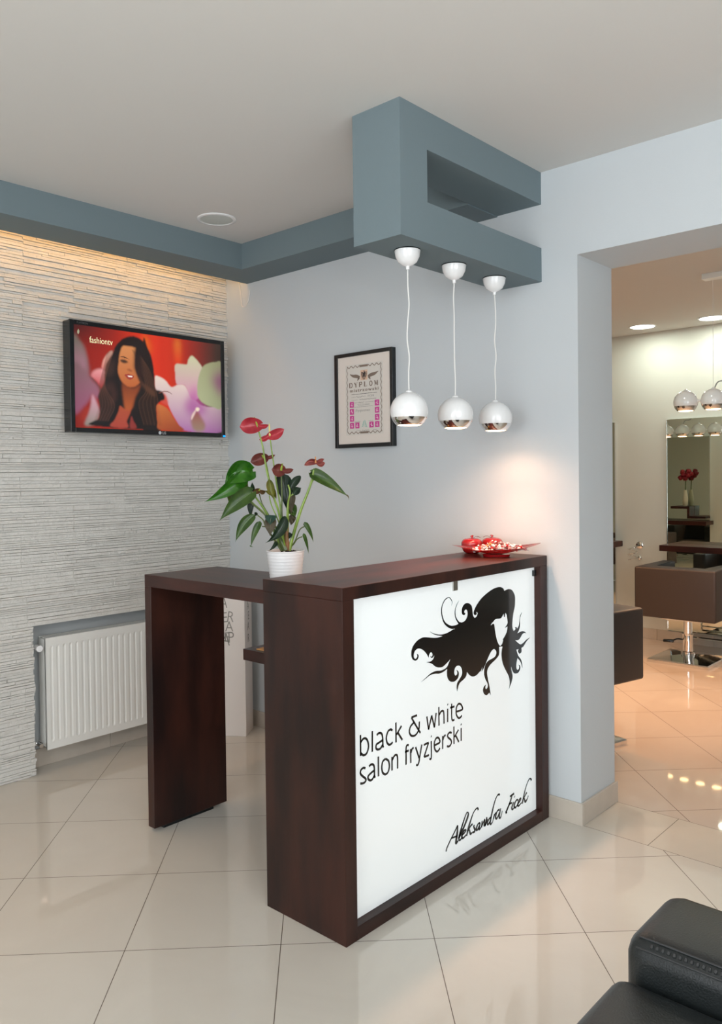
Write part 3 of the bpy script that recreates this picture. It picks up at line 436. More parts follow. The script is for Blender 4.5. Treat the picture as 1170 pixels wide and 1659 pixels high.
obj('back_panel', B(RX0, RX0+.012, RY0+.006, RY1-.006, RZ0, RZ1-.01), M_rad, t)
for zc, rr, nm in ((RZ1-.045, .016, 'valve'), (RZ0+.03, .010, 'valve')):
    bm = bmesh.new(); tube(bm, [(-.765, RY0+.004, zc), (-.765, RY0-.030, zc)], .009, 14); tube(bm, [(-.765, RY0-.016, zc), (-.765, RY0-.022, zc)], .014, 6)
    v = obj(nm, bm, M_chrome, t, True)
    bm = bmesh.new(); tube(bm, [(-.765, RY0-.028, zc), (-.715, RY0-.034, zc)], rr, 18); obj('valve_cap', bm, M_white if rr > .012 else M_chrome, v, True)
bm = bmesh.new(); tube(bm, [(-.765, RY0-.034, RZ0+.03), (-.80, RY0-.035, RZ0+.028), (WXN+.002, RY0-.035, RZ0+.028)], .008, 12); obj('pipe', bm, M_chrome, t, True)

# ================================================================== WHITE LETTERED COLUMN
cang = math.atan2(-.59, -.81)
t = thing('display_column', 'slim white column with pale grey letters behind the side counter', 'column', (-.388, -.172, 0), math.atan2(.59, .81))
# local x runs right along the front, local y to the back; the front right corner sits at the origin
obj('body', B(-.17, 0, 0, .165, 0, .90, .002, 1), mat('cream_white_lacquer', srgb(232, 226, 222), rough=.35), t)
M_grey = mat('pale_grey_print', srgb(140, 136, 130), rough=.5)
Mc = Matrix.Translation((0, -.0006, 0)) @ Matrix.Rotation(R(90), 4, 'X')
rnd = random.Random(9)
for ch, x, z, s in (('A', -.150, .815, .06), ('R', -.118, .80, .055), ('A', -.145, .745, .075), ('E', -.128, .655, .075), ('R', -.105, .665, .075), ('A', -.112, .605, .075), ('E', -.145, .60, .06), ('A', -.140, .53, .085), ('P', -.098, .54, .08), ('E', -.118, .545, .07), ('V', -.150, .70, .05), ('A', -.115, .86, .06), ('R', -.150, .88, .06)):
    text_mesh(ch, s*1.15, M_grey, 'letter', t, Matrix.Translation((x-.004, 0, z)) @ Mc @ Matrix.Rotation(rnd.uniform(-.15, .15), 4, 'Z'), sx=.85, offset=-.0008, extr=.0003)
Ms = Matrix.Rotation(R(90), 4, 'Z') @ Matrix.Rotation(R(90), 4, 'X')
for ch, y, z in (('S', .06, .80), ('A', .055, .72), ('E', .07, .66), ('A', .055, .60), ('R', .06, .53)):
    text_mesh(ch, .07, M_grey, 'letter', t, Matrix.Translation((.0006, y, z)) @ Ms, sx=.9, offset=-.0008, extr=.0003)

# ================================================================== TELEVISION
tv = thing('television', 'flat black television on the stone wall showing a long-haired woman and orchids', 'television', (0, 0, 0))
TYA, TYB, TZA, TZB, TXF = -1.094, -.123, 1.726, 2.293, -.600
SY0, SY1, SZ0, SZ1 = -1.070, -.148, 1.7495, 2.2700
bm = bmesh.new()
box(bm, TXF-.075, TXF-.006, TYA, TYB, TZA, TZB, .006, 2)
for b in ((TYA, SY0, TZA, TZB), (SY1, TYB, TZA, TZB), (SY0, SY1, TZA, SZ0), (SY0, SY1, SZ1, TZB)): box(bm, TXF-.012, TXF, *b, .0012, 1)
obj('casing', bm, M_plastic, tv)
bm = bmesh.new(); box(bm, WX+.004, TXF-.076, -.72, -.50, 1.90, 2.12); obj('wall_bracket', bm, M_plastic, tv)
# screen picture: colours of a lit screen, painted from soft shapes
NW, NH = 330, 190
U, V = np.meshgrid((np.arange(NW)+.5)/NW, (np.arange(NH)+.5)/NH)
img = np.zeros((NH, NW, 3))
def inside(poly):
    P = np.array([p[:2] for p in catmull([(a, b, 0) for a, b in poly], 4, True)]); m = np.zeros((NH, NW), bool)
    x0, y0 = P[-1]
    for x1, y1 in P:
        c = (V < y0) != (V < y1)
        if c.any(): m ^= c & (U < x0+(V-y0)*(x1-x0)/((y1-y0) if abs(y1-y0) > 1e-9 else 1e-9))
        x0, y0 = x1, y1
    return m.astype(float)
def blur(m, r):
    for _ in range(2):
        for ax in (0, 1):
            pad = [(r, r) if i == ax else (0, 0) for i in (0, 1)]; q = np.cumsum(np.pad(m, pad, 'edge'), ax)
            q = np.concatenate([np.zeros_like(q.take([0], ax)), q], ax); n = m.shape[ax]
            m = (q.take(range(2*r+1, 2*r+1+n), ax)-q.take(range(0, n), ax))/(2*r+1)
    return m
def paint(key, c1, c2=None, d=(0, 1), b=1, a=1):
    """fill a shape with c1, fading to c2 along d"""
    global img
    m = inside(TV[key]); m = blur(m, b)[..., None]*a if b else m[..., None]*a
    P = np.array(TV[key]); s = (U*d[0]+V*d[1]); lo = (P@np.array(d)).min(); hi = (P@np.array(d)).max()
    t_ = np.clip((s-lo)/(hi-lo+1e-9), 0, 1)[..., None]
    col = np.array(srgb(*c1))*(1-t_)+np.array(srgb(*(c2 or c1)))*t_
    img = img*(1-m)+col*m
g = lambda *c: np.array(srgb(*c))
img[:] = g(150, 32, 22); k = np.exp(-((U-.5)/.22)**2)[..., None]; img = img*(1-k)+g(222, 52, 20)*k
k = (np.clip((V-.75)/.25, 0, 1)*np.clip((.32-U)/.3, 0, 1))[..., None]; img = img*(1-k)+g(80, 30, 28)*k
k = np.clip((U-.72)/.25, 0, 1)[..., None]; img = img*(1-k)+g(70, 48, 40)*k
k = (np.exp(-((U-.47)/.02)**2)+.6*np.exp(-((U-.56)/.03)**2))[..., None]*.35; img = img*(1-k)+g(190, 28, 16)*k
paint('orA', (235, 110, 30), b=5, a=.8); paint('orB', (235, 60, 20), (222, 120, 40), b=5, a=.8); paint('redbot', (170, 50, 35), b=4)
paint('lpet1', (225, 130, 120), (235, 190, 170)); paint('lpet2', (200, 70, 80), (235, 160, 160), b=2); paint('lstem', (110, 50, 45), b=1)
paint('lflow1', (160, 90, 120), (130, 115, 105), b=3); paint('lflow_hi', (190, 130, 150), (120, 112, 100), b=4, a=.8); paint('lflow2', (150, 140, 130), (215, 160, 175), b=2)
paint('fR2', (170, 110, 165), (235, 215, 200), b=1); paint('fR1', (215, 150, 180), (205, 205, 165), b=1)
paint('purp1', (160, 80, 150), (195, 100, 165), b=9, a=.85); paint('fR3', (175, 180, 140), (165, 165, 125), b=1); paint('purp2', (150, 70, 125), b=10, a=.8)
paint('red1', (210, 80, 65), b=2); paint('pcen', (150, 130, 100), (150, 70, 60), b=3, a=.9); paint('pdot', (245, 225, 200), b=1); paint('pstick', (230, 200, 190), b=1)
paint('hair', (22, 17, 18), (32, 20, 18), b=1); paint('hairR', (22, 16, 16), (34, 18, 14), b=1)
paint('shoulder', (150, 62, 35), (205, 115, 60), (-.6, 1), b=1)
paint('chest', (170, 68, 55), (175, 80, 50), b=1); paint('chest2', (140, 50, 45), b=1); paint('neck', (180, 90, 45), (120, 55, 30), b=2)
paint('face', (190, 100, 52), (215, 140, 85), (-.2, 1), b=1)
paint('hl1', (80, 45, 35), (60, 36, 32), b=4, a=.8); paint('hl2', (80, 52, 42), b=5, a=.7)
rs = np.random.RandomState(5)
def strand(P, c, w, a):
    global img
    d2 = np.full((NH, NW), 9.)
    for p in catmull([(x, y, 0) for x, y in P], 40): d2 = np.minimum(d2, ((U-p[0])*1.75)**2+(V-p[1])**2)
    m_ = (np.exp(-d2/w**2)*a)[..., None]; img = img*(1-m_)+np.array(srgb(*c))*m_
for i in range(16):   # loose strands on both sides of the face
    o_ = i/16; strand([(.245-.05*o_, .80-.05*o_), (.20-.03*o_, .58), (.185-.04*o_, .42), (.24-.10*o_, .24), (.20-.09*o_, .08)], (96, 58, 44) if i % 3 else (130, 84, 66), .006, .24)
    strand([(.36+.06*o_, .82-.06*o_), (.42+.06*o_, .62), (.45+.07*o_, .42), (.40+.14*o_, .28), (.43+.13*o_, .06)], (84, 50, 36) if i % 3 else (136, 88, 58), .006, .22)
paint('brow', (60, 28, 20), b=0, a=.9); paint('eye', (28, 20, 18), b=1, a=.9); paint('nose', (140, 62, 36), b=1, a=.7); paint('lips', (165, 60, 48), b=0); paint('teeth', (245, 225, 215), b=0)
paint('hairlock', (52, 24, 18), (30, 18, 16), b=3); paint('hl3', (100, 62, 42), b=2, a=.6); paint('str', (120, 60, 50), b=0, a=.7); paint('logo', (200, 205, 170), b=0, a=.8)
vg = np.clip(1-1.2*np.maximum(np.abs(U-.48)*2-.72, 0)**1.2, .35, 1)[..., None]; img = np.clip(img*vg, 0, 1)
me = bpy.data.meshes.new('screen')
vy = SY0+(SY1-SY0)*U; vz = SZ0+(SZ1-SZ0)*V
vy[:, 0] = SY0; vy[:, -1] = SY1; vz[0] = SZ0; vz[-1] = SZ1
vs = np.stack([np.full_like(vy, TXF-.004), vy, vz], -1).reshape(-1, 3)
I = np.arange(NW*NH).reshape(NH, NW); fc = np.stack([I[:-1, :-1], I[:-1, 1:], I[1:, 1:], I[1:, :-1]], -1).reshape(-1, 4)
me.from_pydata(vs.tolist(), [], fc.tolist()); ca = me.color_attributes.new('picture', 'FLOAT_COLOR', 'POINT')
ca.data.foreach_set('color', np.concatenate([img, np.ones((NH, NW, 1))], -1).reshape(-1).astype(np.float32))
m = mat('lit_screen', (.004, .004, .005), rough=.25); nt = m.node_tree; at = nt.nodes.new('ShaderNodeVertexColor'); at.layer_name = 'picture'
nt.links.new(at.outputs[0], nt.nodes['Principled BSDF'].inputs['Emission Color']); nt.nodes['Principled BSDF'].inputs['Emission Strength'].default_value = .95
me.materials.append(m); o = bpy.data.objects.new('screen', me); C.objects.link(o); o.parent = tv; o['label'] = 'lit screen with a woman, red backdrop and pink orchids'
MT = frame_mat((TXF, 0, 0), (0, 1, 0), (0, 0, 1), (1, 0, 0))
text_mesh('fashiontv', .046, mat('channel_caption', srgb(220, 222, 180), emis=srgb(215, 215, 170), es=.8), 'caption', tv, Matrix.Translation((-.0035, -.985, 2.187)) @ MT, sx=.80, offset=-.0003)
text_mesh('LG', .020, mat('pale_logo_print', srgb(200, 205, 210), rough=.4), 'maker_logo', tv, Matrix.Translation((.0004, -.560, 1.731)) @ MT, sx=1)
bm = bmesh.new(); M = MT @ Matrix.Translation((-.575, 1.738, .0004)); lathe(bm, [(.0095, 0), (0, .0002)], 20); bmesh.ops.transform(bm, matrix=M, verts=bm.verts); obj('maker_emblem', bm, MATS['pale_logo_print'], tv)
text_mesh('FLATRON', .014, mat('dim_logo_print', srgb(90, 92, 96), rough=.4), 'model_print', tv, Matrix.Translation((.0004, -1.055, 2.276)) @ MT)
obj('power_light', B(TXF-.003, TXF+.0015, TYB-.018, TYB-.003, TZA+.002, TZA+.012), mat('blue_led', (.0, .2, 1), emis=(.0, .25, 1), es=2), tv)

# ================================================================== FRAMED DIPLOMA
t = thing('framed_diploma', 'black framed diploma certificate hanging on the grey wall', 'picture', (0, 0, 0))
fx0, fx1, fz0, fz1, fy = .2125, .6145, 1.635, 2.129, -.030
ix0, ix1, iz0, iz1 = .2335, .5975, 1.6545, 2.1105
bm = bmesh.new()
for b in ((fx0, ix0, fz0, fz1), (ix1, fx1, fz0, fz1), (ix0, ix1, fz0, iz0), (ix0, ix1, iz1, fz1)): box(bm, b[0], b[1], fy, -.0005, b[2], b[3], .001, 1)
obj('moulding', bm, mat('black_frame_wood', (.006, .008, .009), rough=.3), t)
obj('mount', B(ix0, ix1, fy+.008, -.001, iz0, iz1), mat('cream_mount_board', srgb(226, 217, 209), rough=.5, coat=.2), t)
px0, px1, pz0, pz1 = .288, .547, 1.700, 2.067; Y = fy+.0072
obj('sheet', B(px0, px1, Y, fy+.008, pz0, pz1), mat('certificate_paper', srgb(216, 211, 204), rough=.5, coat=.2), t)
MD = frame_mat((0, Y, 0), (1, 0, 0), (0, 0, 1), (0, -1, 0))
M_tp = mat('taupe_print', srgb(128, 112, 100), rough=.6); M_ink = mat('ink_print', srgb(60, 55, 58), rough=.6); M_pk = mat('magenta_print', srgb(206, 66, 150), rough=.6); M_pw = mat('paper_mark', srgb(240, 215, 225), rough=.6)
bm = bmesh.new(); q = .012
def wave(x0, z0, x1, z1, n, amp):
    return [(x0+(x1-x0)*i/n+(amp*(-1)**i if x0 == x1 else 0), z0+(z1-z0)*i/n+(amp*(-1)**i if z0 == z1 else 0)) for i in range(n+1)]
for x in (px0+q, px1-q): ribbon(bm, wave(x, pz0+q, x, pz1-q, 22, .0028), .0040, .0002, MD, 4)
for zz in (pz0+q, pz1-q):
    for a, b in ((px0+q, px0+.10), (px1-.10, px1-q)): ribbon(bm, wave(a, zz, b, zz, 6, .005), .0044, .0002, MD, 4)
    ribbon(bm, [(px0+.10, zz), (px1-.10, zz)], .011, .0002, MD)
for s in (-1, 1):   # curved horn ornaments beside the emblem
    ribbon(bm, [(.418+s*.028, 1.998, .010), (.418+s*.050, 2.004, .018), (.418+s*.075, 2.008, .014), (.418+s*.098, 2.018, .003)], 0, .0002, MD); ribbon(bm, [(.418+s*.034, 1.996, .014), (.418+s*.040, 1.988, .010), (.418+s*.045, 1.980, .002)], 0, .0002, MD)
obj('border_print', bm, M_tp, t)
bm = bmesh.new(); ribbon(bm, [(.395, 2.007), (.443, 2.007)], .052, .0002, MD); obj('emblem_ground', bm, mat('peach_print', srgb(222, 186, 160), rough=.6), t)
bm = bmesh.new()
for s in (-1, 1):   # heraldic bird with spread wings
    for k in range(4): ribbon(bm, [(.419+s*.003, 2.016-.004*k, .004), (.419+s*(.016-.002*k), 2.022-.008*k, .004), (.419+s*(.020-.003*k), 2.006-.007*k, .001)], 0, .0004, MD)
ribbon(bm, [(.419, 2.030, .004), (.421, 2.022, .007), (.419, 2.006, .010), (.419, 1.992, .006), (.419, 1.984, .012)], 0, .0004, MD)
obj('bird_emblem', bm, M_ink, t)
HD = [[(0, 0), (0, 1), 1], [(-.12, 1), (.3, 1), 0], [(-.12, 0), (.3, 0), 0], [(.3, 1), (.62, .8), (.66, .5), (.62, .2), (.3, 0), 2]], \
     [[(.35, 0), (.35, .45), 1], [(-.02, 1), (.35, .45), 1], [(.72, 1), (.35, .45), 0], [(-.12, 1), (.15, 1), 0], [(.58, 1), (.82, 1), 0], [(.2, 0), (.5, 0), 0]], \
     [[(0, 0), (0, 1), 1], [(-.12, 1), (.3, 1), 0], [(-.15, 0), (.15, 0), 0], [(.3, 1), (.58, .9), (.58, .6), (.3, .48), (.05, .48), 2]], \
     [[(0, 0), (0, 1), 1], [(-.15, 1), (.15, 1), 0], [(-.12, 0), (.55, 0), 0], [(.55, 0), (.58, .3), 0]], \
     [[(.33, 0), (.05, .2), (0, .5), (.05, .8), (.33, 1), (.61, .8), (.66, .5), (.61, .2), (.33, 0), 2]], \
     [[(0, 0), (0, 1), 0], [(0, 1), (.35, .15), 1], [(.35, .15), (.68, 1), 0], [(.68, 1), (.70, 0), 1], [(-.12, 0), (.12, 0), 0], [(.55, 0), (.85, 0), 0], [(-.12, 1), (.05, 1), 0], [(.65, 1), (.82, 1), 0]]
for k, letter in enumerate(HD):
    bm = bmesh.new()
    for s in letter: ribbon(bm, [(.318+k*.0348+a*.026, 1.948+b*.024) for a, b in s[:-1]], (.0020, .0075, .0052)[s[-1]], .0003, MD, 4)
    obj('heading_letter', bm, M_tp, t)
text_mesh('mistrzowski', .0215, M_tp, 'heading', t, MD @ Matrix.Translation((.317, 1.9245, .0002)), offset=.0006, extr=.0001, space=1.25, fitw=.200)
rnd = random.Random(3)
for zz, a, b, w in ((1.9115, .330, .505, .0026), (1.897, .330, .360, .001), (1.882, .330, .375, .001), (1.867, .330, .372, .001), (1.867, .425, .500, .0012), (1.858, .372, .456, .001), (1.853, .375, .455, .001), (1.845, .350, .480, .0012), (1.770, .350, .392, .001), (1.766, .350, .388, .001), (1.770, .448, .480, .001), (1.722, .360, .392, .001)):
    x = a; bm = bmesh.new()
    while x < b: l = rnd.uniform(.004, .012); ribbon(bm, [(x, zz), (min(x+l, b), zz)], w, .0002, MD); x += l+.002
    obj('print_line', bm, M_ink, t)
for zz, a, b in ((1.897, .365, .430), (1.882, .385, .500), (1.8675, .378, .418), (1.722, .398, .452), (1.722, .478, .500)):
    bm = bmesh.new(); n = int((b-a)/.003); ribbon(bm, [(a+(b-a)*i/n, zz+rnd.uniform(-.0028, .0032)) for i in range(n+1)], .0013, .0002, MD, 3); obj('pen_entry', bm, M_ink, t)
Msk = Matrix(((1, .25, 0, 0), (0, 1, 0, 0), (0, 0, 1, 0), (0, 0, 0, 1)))
text_mesh('FICEK', .014, M_ink, 'handwriting', t, MD @ Matrix.Translation((.440, 1.893, .0002)) @ Msk, sx=1.3, offset=-.0003, extr=.0001)
text_mesh('Fryzjerstwo', .020, M_ink, 'handwriting', t, MD @ Matrix.Translation((.356, 1.820, .0002)) @ Msk, sx=1.05, offset=-.0004, extr=.0001)
k = 0
for x, zz in ((.331, 1.859), (.331, 1.8225), (.331, 1.786), (.331, 1.7495), (.369, 1.7495), (.467, 1.7495), (.506, 1.859), (.506, 1.8225), (.506, 1.786), (.506, 1.7495)):
    bm = bmesh.new(); box(bm, x-.0145, x+.0145, Y-.0003, Y, zz-.015, zz+.015, 0); e = obj('craft_badge', bm, M_pk, t)
    bm = bmesh.new(); r2 = random.Random(k); k += 1
    ribbon(bm, [(x+r2.uniform(-.004, .004), zz+.009, .006), (x, zz+.002, .003), (x+r2.uniform(-.005, .005), zz-.008, .007)], 0, .0005, MD, 4); ribbon(bm, [(x-.008, zz-.004+r2.uniform(0, .008)), (x+.008, zz-.006)], .0022, .0005, MD, 4); obj('badge_mark', bm, M_pw, e)
bm = bmesh.new()
for i in range(9): ribbon(bm, [(.418, 1.775-.004*i, .001), (.418+(-1)**i*(.004+.0016*i), 1.771-.004*i, .004), (.418+(-1)**i*.018*(i/9+.2), 1.762-.003*i, .001)], 0, .0002, MD, 4)
obj('green_stamp', bm, mat('mint_print', srgb(120, 190, 175), rough=.6), t)

# ================================================================== PENDANT LAMPS
def shade_parts(par, r, zc, tag_bulb=True, top=True):
    """ball shade: white ball, chrome band, warm bulb; returns the white ball"""
    a0, a1 = math.asin(.34), math.asin(.74)
    bm = bmesh.new(); pr = [(r*math.cos(a), r*math.sin(a)) for a in [PI/2-i*(PI/2+a0)/20 for i in range(21)]]
    pr[0] = (1e-7, r); lathe(bm, pr, 40); pi_ = [(q*.97, w*.97) for q, w in pr[::-1]]; lathe(bm, [pr[-1], pi_[0]]+pi_[1:], 40)
    bmesh.ops.recalc_face_normals(bm, faces=bm.faces)
    if top: lathe(bm, [(.013*r/.07, r*.985), (.012*r/.07, r*1.05), (.007*r/.07, r*1.09), (.003*r/.07, r*1.12), (0, r*1.12)], 20)
    bmesh.ops.translate(bm, verts=bm.verts, vec=(0, 0, zc)); s = obj('shade', bm, M_white, par, True)
    bm = bmesh.new(); a = [-a0-(a1-a0)*i/7 for i in range(8)]
    pr = [(r*math.cos(q)*1.004, r*math.sin(q)) for q in a]; lathe(bm, pr+[(p[0]*.95, p[1]) for p in pr[::-1]], 40)
    bmesh.ops.translate(bm, verts=bm.verts, vec=(0, 0, zc)); obj('chrome_band', bm, M_chrome, s, True)
    bm = bmesh.new(); lathe(bm, [(0, -.80*r), (.45*r, -.775*r), (.62*r, -.715*r), (.5*r, -.4*r), (0, -.3*r)], 24)
    bmesh.ops.translate(bm, verts=bm.verts, vec=(0, 0, zc)); obj('bulb', bm, M_glow, s, True)
    return s
def spot(par, loc, power, col, ang, name='lamp_light', blend=.35, size=.02):
    l = bpy.data.lights.new(name, 'SPOT'); l.energy = power; l.color = col; l.spot_size = R(ang); l.spot_blend = blend; l.shadow_soft_size = size
    o = bpy.data.objects.new(name, l); C.objects.link(o); o.location = loc; o.parent = par; return o
WARM = (1, .57, .36)
BZ, LZ, LR = 2.312, 1.722, .0700
def pendant(y, label):
    t = thing('pendant_lamp', label, 'lamp', (1.33, y, BZ), 0, 'white ball pendant lamps over the desk')
    bm = bmesh.new(); lathe(bm, [(.048, 0), (.048, -.006), (.044, -.026), (.034, -.045), (.018, -.056), (.0075, -.060), (.0065, -.072), (.0, -.072)], 36); obj('canopy', bm, M_white, t, True)
    bm = bmesh.new(); lathe(bm, [(.0490, 0), (.0495, -.003), (.048, -.0035)], 36); obj('canopy_ring', bm, M_plastic, t, True)
    rn = random.Random(int(y*100)); n = 7; z0, z1 = -.07, LZ-BZ+LR
    bm = bmesh.new(); tube(bm, [(rn.uniform(-.004, .004) if 0 < i < n else 0, rn.uniform(-.004, .004) if 0 < i < n else 0, z0+(z1-z0)*i/n) for i in range(n+1)], .0026); obj('cord', bm, M_cord, t, True)
    shade_parts(t, LR, LZ-BZ)
    spot(t, (0, 0, LZ-BZ-.062), 12, WARM, 92, blend=1); spot(t, (0, 0, LZ-BZ-.064), 4.2, WARM, 152, 'lamp_spill', blend=.6)
    return t
pendant(-.788, 'white ball pendant lamp nearest the diploma, leftmost of three over the desk')
pendant(-.497, 'white ball pendant lamp in the middle of the three over the desk')
pendant(-.208, 'white ball pendant lamp nearest the wall opening, rightmost of the three over the desk')

# ================================================================== POTTED ANTHURIUM
PX, PY = .8565, -.981
def leafmat(name, c, c2, rough=.3, coat=.3): return mat(name, srgb(*c), col2=srgb(*c2), nscale=30, rough=rough, coat=coat, bump=.05, bscale=90)
G1 = leafmat('leaf_glossy_green', (72, 138, 36), (48, 112, 32), .18, .5); G2 = leafmat('leaf_olive_green', (112, 134, 52), (88, 112, 42)); G3 = leafmat('leaf_mid_green', (84, 116, 50), (64, 96, 44))
G4 = leafmat('leaf_dark_green', (40, 66, 42), (28, 50, 34)); G5 = leafmat('leaf_blue_green', (62, 96, 84), (50, 84, 70)); G6 = leafmat('leaf_withered', (118, 108, 90), (90, 84, 62), .6, 0)
G7 = leafmat('sheath_yellow_green', (138, 138, 44), (108, 112, 36)); R1 = leafmat('spathe_red', (214, 76, 88), (192, 54, 70)); R2 = leafmat('spathe_faded_red', (146, 76, 66), (112, 52, 48), .4, .1)
R3 = leafmat('spathe_salmon', (190, 108, 98), (150, 70, 66), .5, .1); R4 = leafmat('spathe_brown', (140, 92, 62), (104, 82, 44), .5, 0); ST = leafmat('stem_green', (132, 160, 66), (106, 136, 54), .4, .1); STd = leafmat('stem_olive', (90, 104, 54), (66, 80, 40), .4, .1)
SPY = mat('spadix_pale', srgb(226, 212, 140), rough=.6, bump=.4, bscale=500); SPG = mat('spadix_green', srgb(150, 172, 60), rough=.6, bump=.4, bscale=500); SPO = mat('spadix_orange', srgb(214, 150, 96), rough=.6, bump=.4, bscale=500)
plant = thing('potted_anthurium', 'red flowering anthurium in a ribbed white pot on the side counter', 'plant', (PX, PY, TH), R(42.3))
PS = .002421/4.68                       # one drawing unit of the leaf chart in metres
def pl(x, y, d=0): return Vector(((x-622)*PS, d, (1260-y)*PS))
bm = bmesh.new(); pr = [(.060, 0)]
for i in range(25):
    z = .004+.126*i/24; pr.append((.0625+.0130*(z/.13)+(.0009*math.sin(z*2*PI/.0145)), z))
pr += [(.0765, .132), (.0762, .1345), (.0735, .1345), (.072, .130), (.068, .10), (0, .10)]
lathe(bm, [(a*.975, b*.86) for a, b in pr], 56, cap0=True); obj('pot', bm, mat('white_ribbed_ceramic', (.80, .80, .81), rough=.35, coat=.2), plant, True)
bm = bmesh.new(); lathe(bm, [(.067, .096), (.05, .101), (.02, .104), (0, .103)], 30)
rnd = random.Random(2)
for v in bm.verts: v.co.z += rnd.uniform(-.003, .006)
for i in range(16):
    a = rnd.uniform(0, 2*PI); rr = rnd.uniform(.02, .058); q = rnd.uniform(.004, .009)
    lathe(bm, [(0, -q), (q*.8, -q*.5), (q, 0), (q*.7, q*.6), (0, q)], 8, (rr*math.cos(a), rr*math.sin(a), .107))
obj('soil', bm, mat('dark_bark_soil', (.012, .009, .007), rough=.9), plant, True)
def leaf(name, base, tip, width, m, bend=0, d0=0, d1=0, tw=0, cup=.18, heart=.0, wavy=0, curl=0, par=None, fat=.38, rnd_=.85, tipk=6):
    """base/tip on the chart, width in chart units; bend sideways, d0/d1 depth of base and tip, tw turns the blade edge-on"""
    p0, p1 = pl(*base, d0), pl(*tip, d1); ax = p1-p0; Ln = ax.length; axn = ax.normalized()
    side = Vector((axn.z, 0, -axn.x)); side.normalize(); front = Vector((0, -1, 0)); front = (front-axn*front.dot(axn)).normalized()
    w = width*PS; N, Mh = 16, 8; bm = bmesh.new(); rows = []
    for i in range(N+1):
        t = i/N; c = p0+ax*t+side*(bend*PS*4*t*(1-t))+front*(cup*Ln*.5*4*t*(1-t)*.5-curl*Ln*t*t)
        prof = (max(0, math.sin(PI*min(1, t**fat if t > 0 else 0)))**rnd_*.9+.1*(1-t))*(1-t**tipk) if t < 1 else 0
        prof = max(prof, .0)
        if i == 0: prof = .18
        ca, sa = math.cos(R(tw)), math.sin(R(tw)); lat = side*ca+front*sa; nor = front*ca-side*sa
        r = []
        for j in range(-Mh//2, Mh//2+1):
            s = j/(Mh/2); q = c+lat*(s*w/2*prof)+nor*(abs(s)**1.6*w*cup*prof)-axn*(heart*w*abs(s)**1.5*(1-t)**3)
            q += nor*(math.sin(t*9+s*2.3)*wavy*w)
            r.append(bm.verts.new(q))
        rows.append(r)
    for a, b in zip(rows, rows[1:]):
        for j in range(Mh): bm.faces.new((a[j], a[j+1], b[j+1], b[j]))
    ret = bmesh.ops.solidify(bm, geom=bm.faces[:], thickness=.0008)
    # raised midrib
    pts = [rows[i][Mh//2].co.copy()+front*.0006 for i in range(0, N+1, 3)]
    tube(bm, pts, [.0013]*4+[.0005]*(len(pts)-4) if len(pts) > 4 else .001, 5, 2)
    return obj(name, bm, m, par or plant, True)
def stem(pts, r0, r1, m=None, name='stem', par=None):
    bm = bmesh.new(); P = [pl(*(p if len(p) > 2 else (*p, 0))) for p in pts]
    n = len(P); tube(bm, P, [(r0+(r1-r0)*i/(n-1))*PS*1.12 for i in range(n)], 8, 5); return obj(name, bm, m or ST, par or plant, True)
base = lambda dx=0, d=0: (625+dx, 1040, d)
# stems
stem([(505, 495, -.02), (545, 640, -.02), (585, 780, -.01), base(-10)], 6, 9); stem([(540, 370, .0), (560, 520, .0), (598, 780, 0), base(-5)], 5, 7)
stem([(600, 450, -.01), (603, 620, -.01), (600, 790, 0), base(5)], 5, 6, STd); stem([(850, 420, -.02), (820, 545, -.02), (745, 730, -.01), (680, 930, 0), base(25)], 6, 13); stem([(858, 502, -.02), (838, 512, -.02), (822, 548, -.02)], 5, 5)
stem([(330, 540, .0), (400, 630, 0), (450, 700, 0), (505, 790, 0), (600, 950, 0), base(-20)], 5, 10); stem([(270, 548, -.03), (310, 610, -.03), (400, 690, -.02), (490, 790, -.01), base(-25)], 5, 7)
stem([(355, 655, -.03), (430, 720, -.03), (495, 790, -.02), (575, 950, 0), base(-25)], 5, 6, STd); stem([(425, 765, -.04), (465, 800, -.04), (485, 850, -.04), (540, 950, -.02), base(-30, -.01)], 4, 6, STd); stem([(455, 850, -.03), (490, 862, -.03), (545, 955, -.02), base(-30)], 4, 5, STd)
stem([(430, 605, 0), (450, 680, 0), (500, 770, 0), (570, 900, 0), base(-12)], 4, 6, STd); stem([(655, 540, -.03), (668, 600, -.03), (650, 680, -.02), (640, 800, -.02), base(10)], 5, 6); stem([(690, 610, -.02), (655, 650, -.02), (648, 800, -.01), base(16)], 4, 6)
stem([(505, 620, 0), (520, 690, 0), (560, 780, -.01), (600, 900, 0), base(-10)], 4, 5); stem([(770, 855, -.02), (735, 880, -.02), (700, 960, -.01), (672, 1000, 0)], 4, 4, STd); stem([(755, 930, -.03), (720, 945, -.03), (690, 985, -.02), (672, 1005, 0)], 4, 4, STd)
stem([(585, 770, -.03), (595, 860, -.03), (612, 950, -.02), base(0)], 4, 6); stem([(640, 860, -.01), (632, 930, -.01), (640, 1035, 0)], 10, 18, R4)
stem([(560, 910, .01), (590, 960, 0), (622, 1035, 0)], 12, 26, STd, 'stem_base')
stem([(530, 940, -.01), (560, 975, -.01), (600, 1030, 0)], 5, 8, STd)
